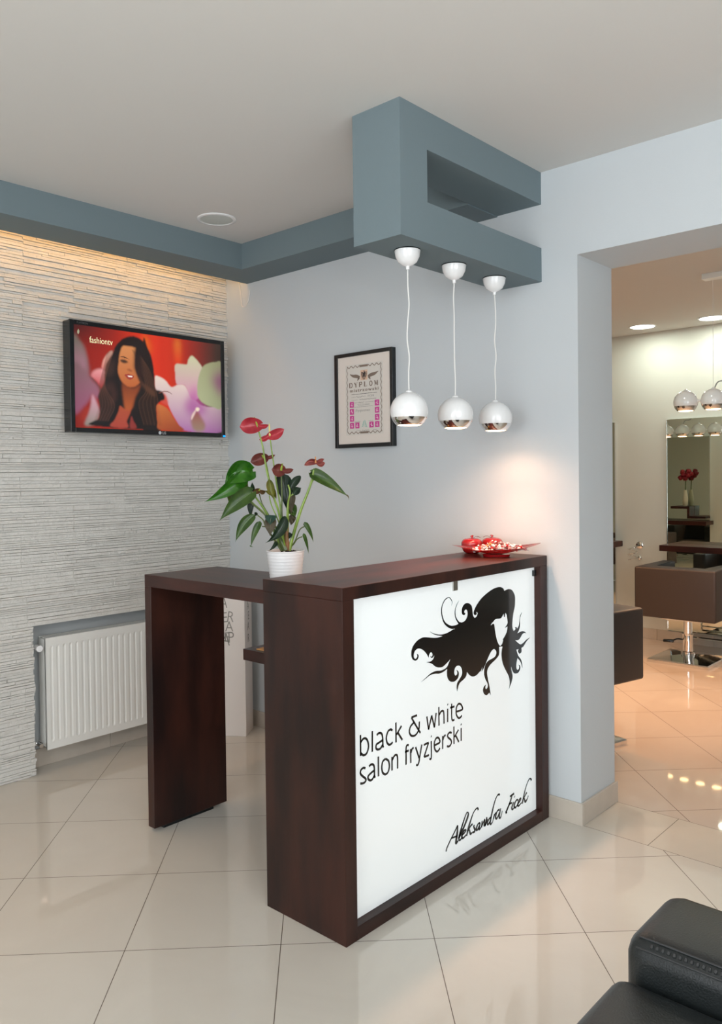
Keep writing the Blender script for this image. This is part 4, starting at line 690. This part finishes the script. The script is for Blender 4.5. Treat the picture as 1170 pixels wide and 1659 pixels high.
# leaves
leaf('leaf', (365, 440), (190, 525), 175, G1, bend=40, d0=-.02, d1=-.05, cup=.3, heart=.25, wavy=.06, tw=15, fat=.62, rnd_=.6, tipk=12)
leaf('leaf', (350, 440), (378, 402), 75, G1, d0=-.02, cup=.2, tw=-20)
leaf('leaf', (300, 480), (35, 662), 125, G1, bend=-18, d0=-.02, d1=-.07, cup=.22, heart=.4, tw=20, fat=.45)
leaf('leaf', (275, 552), (205, 685), 150, G2, d0=-.01, d1=-.02, cup=.15, heart=.6, fat=.6)
leaf('leaf', (300, 490), (310, 650), 85, G2, d0=.01, d1=.02, cup=.1, fat=.6)
leaf('leaf', (378, 598), (150, 803), 128, G3, bend=14, d0=-.04, d1=-.08, cup=.2, heart=.3, fat=.5)
leaf('leaf', (400, 760), (262, 962), 86, G3, bend=20, d0=-.04, d1=-.06, cup=.2, fat=.6)
leaf('leaf', (372, 672), (370, 792), 52, G4, d0=-.01, cup=.1, bend=8)
leaf('leaf', (415, 745), (395, 775), 30, G4, d0=-.02)
leaf('leaf', (442, 812), (372, 1003), 52, G3, bend=8, d0=-.03, d1=-.05, curl=.05, fat=.5); leaf('leaf_tip', (366, 990), (392, 1002), 9, G3, d0=-.05, d1=-.05)
leaf('leaf', (528, 765), (522, 920), 92, G6, d0=-.05, d1=-.07, cup=.15, fat=.75); leaf('leaf', (528, 765), (524, 838), 88, G5, d0=-.052, d1=-.0725, cup=.15, fat=.5)
leaf('leaf', (640, 775), (487, 968), 84, G1 if 0 else G4, bend=-34, d0=-.06, d1=-.08, cup=.22, fat=.6)
leaf('leaf', (845, 465), (1108, 640), 100, G3, bend=-8, d0=-.02, d1=-.01, cup=.25, heart=.4, tw=20, fat=.42); leaf('leaf', (845, 470), (1010, 525), 62, G6, bend=20, d0=-.01, d1=0, tw=30, cup=.3, fat=.6)
leaf('leaf_tip', (1085, 620), (1105, 665), 12, G6, bend=-10); leaf('leaf', (830, 440), (860, 500), 42, G4, d0=-.01)
leaf('leaf', (772, 822), (835, 985), 38, G3, bend=-10, d0=-.02, curl=.05); leaf('leaf', (765, 905), (797, 1070), 28, G3, bend=-6, d0=-.03)
leaf('leaf', (598, 458), (634, 750), 128, G4, bend=-14, d0=.03, d1=.02, fat=.55); leaf('leaf', (740, 475), (655, 600), 62, G4, bend=8, d0=.02, fat=.8); leaf('leaf', (690, 618), (750, 565), 62, G4, bend=-8, d0=-.02, fat=.85)
leaf('leaf', (680, 610), (672, 770), 66, G6, bend=8, d0=.01, wavy=.1, fat=.6); leaf('leaf', (660, 690), (700, 790), 90, G3, d0=.015, wavy=.12, fat=.7); leaf('leaf', (680, 770), (665, 850), 62, G6, d0=.012, wavy=.15, fat=.7)
leaf('leaf', (380, 590), (378, 515), 36, G4, d0=.01, fat=.7); leaf('leaf', (570, 860), (600, 1030), 60, G4, d0=.01, fat=.6); leaf('leaf', (562, 968), (502, 1034), 34, G4, d0=-.03, d1=-.05, bend=-8); leaf('leaf', (660, 900), (640, 960), 50, G4, d0=-.01)
leaf('leaf', (512, 500), (548, 655), 62, G7, d0=-.03, d1=-.03, cup=.3, fat=.7); leaf('leaf', (545, 560), (560, 650), 50, R4 if 0 else G7, d0=-.032, cup=.3, tw=-30); leaf('leaf', (530, 610), (470, 580), 30, G7, d0=-.02)
# flowers
def flower(j, lobes, sp, m, spm, d=0):
    f = leaf('flower', (j[0], j[1]), lobes[0][:2], lobes[0][2], m, bend=lobes[0][3], d0=d, d1=d-.02, cup=.22, heart=.35, wavy=.02, fat=.95, rnd_=.5, tipk=18, tw=lobes[0][4] if len(lobes[0]) > 4 else 0)
    for l in lobes[1:]: leaf('spathe_fold', (j[0], j[1]), l[:2], l[2], m, bend=l[3], d0=d, d1=d+.01, cup=.25, fat=.95, rnd_=.55, tipk=14, par=f, tw=l[4] if len(l) > 4 else 0)
    stem([(j[0], j[1], d-.004), ((j[0]+sp[0])/2, (j[1]+sp[1])/2, d-.006), (sp[0], sp[1], d-.006)], sp[2], sp[2]*.7, spm, 'spadix', f)
    return f
flower((428, 92), [(300, 105, 128, 0), (512, 88, 38, 12)], (408, 32, 6), R1, SPG, -.02); stem([(425, 92, -.02), (465, 250, -.02), (490, 420, -.02), (507, 497, -.02)], 5, 6)
flower((517, 168), [(628, 122, 82, 12), (432, 197, 44, -8)], (514, 80, 7), R1, SPY, 0); stem([(517, 168, 0), (527, 270, 0), (541, 372, 0)], 4, 5)
flower((474, 338), [(374, 368, 98, 0), (553, 312, 30, 8)], (446, 300, 7), R2, SPG, -.005); stem([(474, 338, -.005), (490, 400, -.005), (508, 500, -.01)], 5, 6)
flower((600, 432), [(532, 425, 104, 0), (692, 424, 42, 10)], (610, 380, 8), R2, SPG, -.01)
flower((862, 378), [(778, 395, 56, 18, 30), (932, 380, 50, 12, 20), (925, 350, 30, 0)], (861, 332, 6), R3, SPO, -.02)
flower((430, 582), [(388, 597, 44, 0), (478, 592, 36, 8)], (440, 570, 5), R4, SPG, -.005)

# ================================================================== RED DISH, CANDIES, APPLE POTS
M_red = mat('red_glazed_ceramic', srgb(156, 18, 22), rough=.14, coat=.6)
dish = thing('leaf_dish', 'red leaf-shaped ceramic dish heaped with wrapped candies on the desk top', 'dish', (1.312, -.183, DH), R(40))
bm = bmesh.new(); N, K = 36, 10
def dishpt(t, s, o=0):
    # t runs around the rim, s from the middle (0) to the rim (1)
    a = 2*PI*t; ex = abs(math.cos(a))**1.0; x = math.copysign(abs(math.cos(a))**.9, math.cos(a))*.190; y = math.sin(a)*.088*(1-.35*abs(math.cos(a))**3)
    if math.sin(a) < 0: y *= 1-.22*math.exp(-((x+.085)/.035)**2)
    zr = .037+.014*abs(x/.19)**3-(.006*math.exp(-((x+.085)/.04)**2) if math.sin(a) < 0 else 0)+(.006 if x > 0 else 0)*abs(x/.19)**2
    return Vector((x*s, y*s, .007+(zr-.007)*s**1.3+o))
ring = []
for q in range(K+1): ring.append([bm.verts.new(dishpt(i/N, q/K)) for i in range(N)] if q else [bm.verts.new((0, 0, .007))])
for a, b in zip(ring, ring[1:]):
    for i in range(N):
        j = (i+1) % N
        bm.faces.new((a[0], b[i], b[j])) if len(a) == 1 else bm.faces.new((a[i], b[i], b[j], a[j]))
bmesh.ops.solidify(bm, geom=bm.faces[:], thickness=.006)
bm.verts.ensure_lookup_table()
obj('bowl', bm, M_red, dish, True)
bm = bmesh.new(); lathe(bm, [(.044, .0), (.048, .010)], 30, sx=1.25, sy=.7, cap0=True, cap1=True); obj('foot_ring', bm, M_red, dish, True)
CM = [mat('candy_white', (.82, .78, .76), rough=.25), mat('candy_red', srgb(205, 40, 40), rough=.2), mat('candy_pink', srgb(226, 150, 150), rough=.25), mat('candy_amber', srgb(200, 130, 60), rough=.25), mat('candy_brown', srgb(110, 50, 44), rough=.25)]
def candy_mesh(m1, m2, seed):
    r = random.Random(seed); bm = bmesh.new()
    bmesh.ops.create_icosphere(bm, subdivisions=2, radius=.0075, matrix=Matrix.Diagonal((1.15, .85, .75, 1)))
    for s in (-1, 1):
        c = bm.verts.new((s*.0075, 0, 0)); rim = [bm.verts.new((s*(.0145+r.uniform(-.001, .001)), .0065*math.cos(k*PI/4), .0045*math.sin(k*PI/4)*(.6 if k % 2 else 1))) for k in range(8)]
        for k in range(8): f = bm.faces.new((c, rim[k], rim[(k+1) % 8])); f.material_index = 1
    me = bpy.data.meshes.new('wrapped_candy'); bm.to_mesh(me); bm.free(); me.materials.append(m1); me.materials.append(m2); return me
combos = [candy_mesh(CM[a], CM[b], i) for i, (a, b) in enumerate(((0, 1), (1, 0), (2, 0), (0, 0), (3, 0), (0, 2), (4, 0), (0, 1)))]
LBL = ['white-bodied red-ended', 'red-bodied white-ended', 'pink-bodied white-ended', 'plain white', 'amber-bodied white-ended', 'white-bodied pink-ended', 'brown-bodied white-ended', 'white-bodied red-ended']
rnd = random.Random(11); CA, SA = math.cos(R(40)), math.sin(R(40)); placed = []
for layer, (n, zz, rx, ry) in enumerate(((34, .028, .112, .038), (32, .037, .100, .034), (22, .046, .076, .024), (8, .054, .042, .012))):
    for i in range(n):
        for tr in range(60):
            a = rnd.uniform(0, 2*PI); q = math.sqrt(rnd.random()); x, y = rx*q*math.cos(a)+.012, ry*q*math.sin(a)
            z = zz+rnd.uniform(-.002, .002)
            zf = .009+(.026-.009)*min(1, math.hypot(x/.18, y/.085))**1.4+.012; z = max(z, zf)
            if all((x-p[0])**2+(y-p[1])**2+((z-p[2])*1.3)**2 > .0128**2 for p in placed): break
        else: continue
        placed.append((x, y, z))
        o = bpy.data.objects.new('wrapped_candy', rnd.choice(combos)); C.objects.link(o)
        o.location = (1.312+x*CA-y*SA, -.183+x*SA+y*CA, DH+z); o.rotation_euler = (rnd.uniform(-.6, .6), rnd.uniform(-.6, .6), rnd.uniform(0, PI))
        tag(o, LBL[combos.index(o.data)]+' twist-wrapped candy in the heap on the red leaf dish', 'candy', 'wrapped candies in the red dish')
def apple(x, y, rz, label, rot):
    t = thing('apple_pot', label, 'ornament', (x, y, DH), rot, 'red ceramic apples behind the dish')
    bm = bmesh.new(); r = .046; pr = [(.018, 0), (.030, .003), (.041, .016), (.0465, .034), (.046, .050), (.038, .062), (.024, .067), (.011, .063), (0, .058)]
    pts = catmull([(a, b, 0) for a, b in pr], 4); lathe(bm, [(max(p.x, 0), p.y) for p in pts], 36, cap0=True); obj('body', bm, M_red, t, True)
    bm = bmesh.new(); tube(bm, [(0, 0, .058), (.002, 0, .070), (-.003, 0, .079)], [.004, .0035, .0045], 10); tube(bm, [(.001, 0, .070), (.006, 0, .081)], [.0035, .004], 8); obj('stalk', bm, M_red, t, True)
    bm = bmesh.new(); v = [[bm.verts.new((.004+.036*i/8, math.sin(PI*(i/8)**.8)*.013*s, .066+.008*math.sin(PI*i/8*.9)+.002*abs(s))) for s in (-1, 0, 1)] for i in range(9)]
    for a, b in zip(v, v[1:]):
        for k in (0, 1): bm.faces.new((a[k], a[k+1], b[k+1], b[k]))
    bmesh.ops.solidify(bm, geom=bm.faces[:], thickness=.003); obj('leaf', bm, M_red, t, True)
apple(1.148, -.128, 0, 'glossy red ceramic apple with stalk, left one behind the dish', R(30))
apple(1.205, -.050, 0, 'glossy red ceramic apple with stalk, right one behind the dish', R(215))

# ================================================================== BLACK ARMCHAIR
t = thing('leather_armchair', 'black leather armchair with stitched armrest in the near right corner', 'armchair', (2.50, -1.90, 0))
SX = -.005
def cushion(name, b, bev, par=t, m=M_leather, subdiv=True):
    bm = bmesh.new(); box(bm, *b, bev, 5); return obj(name, bm, m, par, True)
arm = cushion('armrest', (SX, .80, .315, .565, .09, .565), .045)
bm = bmesh.new()
for dy, dz in ((.3225, .545), (.338, .5600)):
    tube(bm, [(SX+.030, dy+.008, dz-.008), (SX+.055, dy, dz), (.3, dy, dz), (.75, dy, dz)], .0022, 8)
x = .05
while x < .70: box(bm, x, x+.006, -.004, .004, -.0015, .0015, .001, 1, M=Matrix.Translation((0, .3288, .5535)) @ Matrix.Rotation(R(42), 4, 'X')); x += .011
obj('seam', bm, mat('black_stitching', (.03, .032, .034), rough=.55), arm, True)
arm2 = cushion('armrest', (SX, .80, -.565, -.315, .09, .565), .045)
cushion('seat_cushion', (-.012, .66, -.312, .312, .30, .492), .035)
cushion('seat_base', (SX+.02, .70, -.312, .312, .09, .298), .01)
cushion('backrest', (.60, .82, -.560, .560, .12, .80), .05)
for x, y in ((.05, .5), (.05, -.5), (.74, .5), (.74, -.5)):
    bm = bmesh.new(); lathe(bm, [(.018, 0), (.022, .09)], 16, (x, y, 0), cap0=True, cap1=True); obj('leg', bm, M_chrome, t, True)

# ================================================================== SALON STATIONS
def styling_chair(loc, rz, label):
    """boxy hydraulic chair facing local +y"""
    t = thing('styling_chair', label, 'chair', loc, rz, 'boxy brown salon chairs')
    def cub(n, b, bev=.018): bm = bmesh.new(); box(bm, *b, bev, 4); return obj(n, bm, M_vinyl, t, True)
    bm = bmesh.new(); U_ = [(-.31, -.29), (.31, -.29), (.31, .28), (.20, .28), (.20, -.17), (-.20, -.17), (-.20, .28), (-.31, .28)]
    lo = [bm.verts.new((x, y, .365)) for x, y in U_]; hi = [bm.verts.new((x, y, .755)) for x, y in U_]
    for i in range(8): bm.faces.new((lo[i], lo[(i+1) % 8], hi[(i+1) % 8], hi[i]))
    bm.faces.new(hi); bm.faces.new(lo[::-1]); bmesh.ops.bevel(bm, geom=bm.edges[:], offset=.016, segments=3, affect='EDGES', profile=.5)
    obj('padded_frame', bm, M_vinyl, t, True)
    cub('seat', (-.198, .198, -.168, .27, .36, .54)); obj('seat_plate', B(-.15, .15, -.15, .15, .335, .352), M_chrome, t)
    bm = bmesh.new(); lathe(bm, [(.052, .05), (.052, .075), (.040, .080), (.040, .20), (.043, .205), (.043, .215), (.032, .22), (.032, .345)], 28); obj('column', bm, M_chrome, t, True)
    bm = bmesh.new(); s0, s1 = .235, .05
    lo = [bm.verts.new((x*s0, y*s0, .022)) for x, y in ((-1, -1), (1, -1), (1, 1), (-1, 1))]; lo0 = [bm.verts.new((v.co.x, v.co.y, .0)) for v in lo]; md = [bm.verts.new((v.co.x*.97, v.co.y*.97, .030)) for v in lo]; hi = [bm.verts.new((x*s1, y*s1, .052)) for x, y in ((-1, -1), (1, -1), (1, 1), (-1, 1))]
    for a, b in ((lo0, lo), (lo, md), (md, hi)):
        for i in range(4): bm.faces.new((a[i], a[(i+1) % 4], b[(i+1) % 4], b[i]))
    bm.faces.new(hi); bm.faces.new(lo0[::-1]); obj('base_plate', bm, M_chrome, t)
    bm = bmesh.new(); tube(bm, [(-.03, -.03, .17), (-.06, -.06, .175), (-.085, -.085, .165)], .006, 8)
    box(bm, -.04, .04, -.022, .022, -.010, .010, .007, 2, M=Matrix.Translation((-.115, -.10, .160)) @ Matrix.Rotation(R(20), 4, 'Z')); obj('pedal', bm, M_plastic, t, True)
    bm = bmesh.new()
    for s in (-1, 1): tube(bm, [(s*.17, .24, .33), (s*.17, .42, .30), (s*.17, .46, .14), (s*.17, .44, .10)], .008, 8)
    tube(bm, [(-.17, .44, .10), (.17, .44, .10)], .010, 8); tube(bm, [(-.17, .455, .14), (.17, .455, .14)], .006, 8); tube(bm, [(-.17, .42, .30), (.17, .42, .30)], .006, 8); obj('footrest', bm, M_chrome, t, True)
    return t
ch = styling_chair((.845, 3.29, 0), 0, 'boxy brown salon chair with chrome base facing the far mirror')
def chair_copy(loc, rz, label): return dup(ch, loc, rz, label, 'boxy brown salon chairs')
chair_copy((1.030, .930, 0), R(180-14), 'boxy brown salon chair half hidden behind the white wall end')
chair_copy((-.90, 1.25, 0), R(180), 'boxy brown salon chair seen only in the mirror')
M_shelf = wood('reddish_walnut_shelf', 'x', 1.5, 1.2)
def station(x0, x1, yw, s, sh0, sh1, ml, sl):
    """mirror and shelf on the wall plane yw; s = -1 when the wall faces -y"""
    t = thing('wall_mirror', ml, 'mirror', (0, yw, 0), 0)
    a, b = sorted((s*.004, s*.022)); obj('glass', B(x0, x1, a, b, .10, 1.953), M_mirror, t)
    a, b = sorted((s*.0005, s*.004)); obj('backing', B(x0+.01, x1-.01, a, b, .11, 1.94), M_plastic, t)
    a, b = sorted((s*.002, s*.026)); bm = bmesh.new(); box(bm, x0-.004, x0, a, b, .10, 1.953); box(bm, x1, x1+.004, a, b, .10, 1.953); obj('edge_trim', bm, M_chrome, t)
    a, b = sorted((yw+s*.027, yw+s*.30)); tag(obj('styling_shelf', B(sh0, sh1, a, b, .822, .872, .002, 1), M_shelf), sl, 'shelf')
station(.443, 1.15, Y2, -1, .480, 1.30, 'tall frameless mirror on the far salon wall above the brown chair', 'reddish walnut shelf across the tall salon mirror')
station(-.78, -.040, Y2, -1, -.90, .035, 'tall mirror at the left edge of the wall opening, seen as a thin strip', 'walnut shelf end peeking past the left edge of the wall opening')
station(-1.15, -.41, OT, 1, -1.25, -.36, 'tall mirror on the near salon wall, seen only by reflection', 'walnut shelf seen only in the mirror')
t = thing('stepped_shelf', 'small stepped walnut shelf seen only in the mirror', 'shelf', (0, OT, 0))
bm = bmesh.new(); box(bm, -.84, -.60, .03, .20, 1.025, 1.055); box(bm, -.63, -.60, .03, .20, .93, 1.025); box(bm, -.63, -.40, .03, .20, .90, .93); obj('board', bm, M_shelf, t)
t = thing('flower_vase', 'slender white vase with dark red flowers, seen only in the mirror', 'vase', (-.68, OT+.12, 1.055))
bm = bmesh.new(); lathe(bm, [(.022, 0), (.032, .03), (.036, .09), (.028, .15), (.018, .20), (.020, .21), (.014, .205), (.010, .02)], 28, cap0=True); obj('vase', bm, mat('cream_ceramic', srgb(222, 214, 192), rough=.3), t, True)
bm = bmesh.new(); tube(bm, [(0, 0, .05), (.004, 0, .25), (.012, 0, .40)], .006, 8); obj('stem', bm, STd, t, True)
for i, (x, z) in enumerate(((-.06, .37), (-.02, .41), (.04, .40), (.07, .42), (.0, .36), (.05, .45), (-.035, .44))):
    bm = bmesh.new(); bmesh.ops.create_icosphere(bm, subdivisions=2, radius=.034)
    r = random.Random(i)
    for v in bm.verts: v.co *= r.uniform(.75, 1.15)
    bmesh.ops.translate(bm, verts=bm.verts, vec=(x, .01*(i % 3), z)); obj('blossom', bm, mat('dark_red_petals', srgb(140, 14, 34), rough=.5), t, True)
# hair dryer holder
t = thing('dryer_holder', 'chrome coil holder for a hair dryer on the far salon wall', 'holder', (.185, Y2, .835))
bm = bmesh.new(); n = 46; pts = []
for i in range(n): a = i/n*2.6*2*PI; pts.append((-.045+.042*math.cos(a), -.055-.02*math.sin(a)*1.6, -.01-.13*i/n))
tube(bm, pts, .003, 6, 2); obj('coil', bm, M_chrome, t, True)
for z, r in ((0, .033), (-.115, .018)):
    bm = bmesh.new(); lathe(bm, [(r, 0), (r, .012), (r*.7, .018), (0, .020)], 28, cap0=True); bmesh.ops.transform(bm, matrix=Matrix.Translation((0, 0, z)) @ Matrix.Rotation(R(90), 4, 'X'), verts=bm.verts); obj('rosette', bm, M_chrome, t, True)
# hanging bar with four ball shades
t = thing('pendant_bar', 'hanging bar of white ball lamps in the salon beyond the opening', 'lamp', (0, 2.15, 0), 0, 'hanging lamp bars in the salon')
XL = [1.256, 1.428, 1.600, 1.772]; BLZ = 1.938
obj('ceiling_canopy', B(1.37, 1.78, -.035, .035, H2-.035, H2, .003, 2), M_whitem, t)
bm = bmesh.new(); tube(bm, [(XL[0], 0, BLZ+.005), (XL[3], 0, BLZ+.005)], .008, 12); obj('bar', bm, M_white, t, True)
for x in (XL[1], XL[2]):
    bm = bmesh.new(); tube(bm, [(x, 0, H2-.03), (x, 0, BLZ+.07)], .0012, 6); obj('wire', bm, M_cord, t, True)
bm = bmesh.new(); tube(bm, [(XL[1]+.004, 0, BLZ+.07), (XL[1]+.03, 0, BLZ+.115), (XL[1]+.085, 0, BLZ+.125), (XL[1]+.12, .01, BLZ+.20), (1.56, 0, BLZ+.5), (1.58, 0, H2-.03)], .004, 8); obj('power_cable', bm, mat('grey_cable', (.3, .3, .3), rough=.5), t, True)
for x in XL:
    s = shade_parts(t, .075, 0, top=True); s.location = (x, 0, BLZ)
    spot(t, (x, 0, BLZ-.066), 34, (1, .50, .24), 104)
bar2 = dup(t, (-1.524, 2.10, 0), 0, 'hanging bar of white ball lamps seen only in the salon mirror', 'hanging lamp bars in the salon')
# recessed salon downlights
M_dl = mat('downlight_glass', (1, 1, 1), emis=(.95, 1, .93), es=9)
for x, y, lab in ((.365, 3.594, 'round recessed downlight, left one near the far salon wall'), (.925, 3.640, 'round recessed downlight, right one near the far salon wall'), (.02, 1.05, 'round recessed downlight seen only as a reflection on the salon floor'), (1.60, 3.62, 'round recessed downlight outside the picture on the right'), (1.4, 1.1, 'round recessed downlight above the doorway side')):
    t = thing('downlight', lab, 'lamp', (x, y, H2), 0, 'salon downlights')
    bm = bmesh.new(); lathe(bm, [(.115, 0), (.113, -.005), (.100, -.006), (.098, 0)], 40); obj('ring', bm, M_white, t, True)
    bm = bmesh.new(); lathe(bm, [(.098, -.001), (.06, -.003), (0, -.004)], 36); obj('diffuser', bm, M_dl, t, True)
    l = bpy.data.lights.new('downlight_beam', 'AREA'); l.shape = 'DISK'; l.size = .19; l.energy = 3.8; l.color = (.94, 1, .87)
    o = bpy.data.objects.new('downlight_beam', l); C.objects.link(o); o.location = (0, 0, -.012); o.parent = t

# made-up lamp body under the added ceiling fill, out of view
t = thing('added_fill_lamp', 'made-up chrome uplighter out of view, added to carry the ceiling bounce fill', 'lamp', (3.75, -3.35, 0))
bm = bmesh.new(); lathe(bm, [(.15, 0), (.15, .015), (.03, .03), (0, .03)], 36, cap0=True); obj('base', bm, M_chrome, t, True)
bm = bmesh.new(); tube(bm, [(0, 0, .02), (0, 0, 1.66)], .013, 14); obj('pole', bm, M_chrome, t, True)
bm = bmesh.new(); lathe(bm, [(.0, 1.64), (.06, 1.65), (.16, 1.70), (.25, 1.785), (.255, 1.79), (.245, 1.785), (.15, 1.715), (0, 1.67)], 40); obj('bowl_shade', bm, M_whitem, t, True)
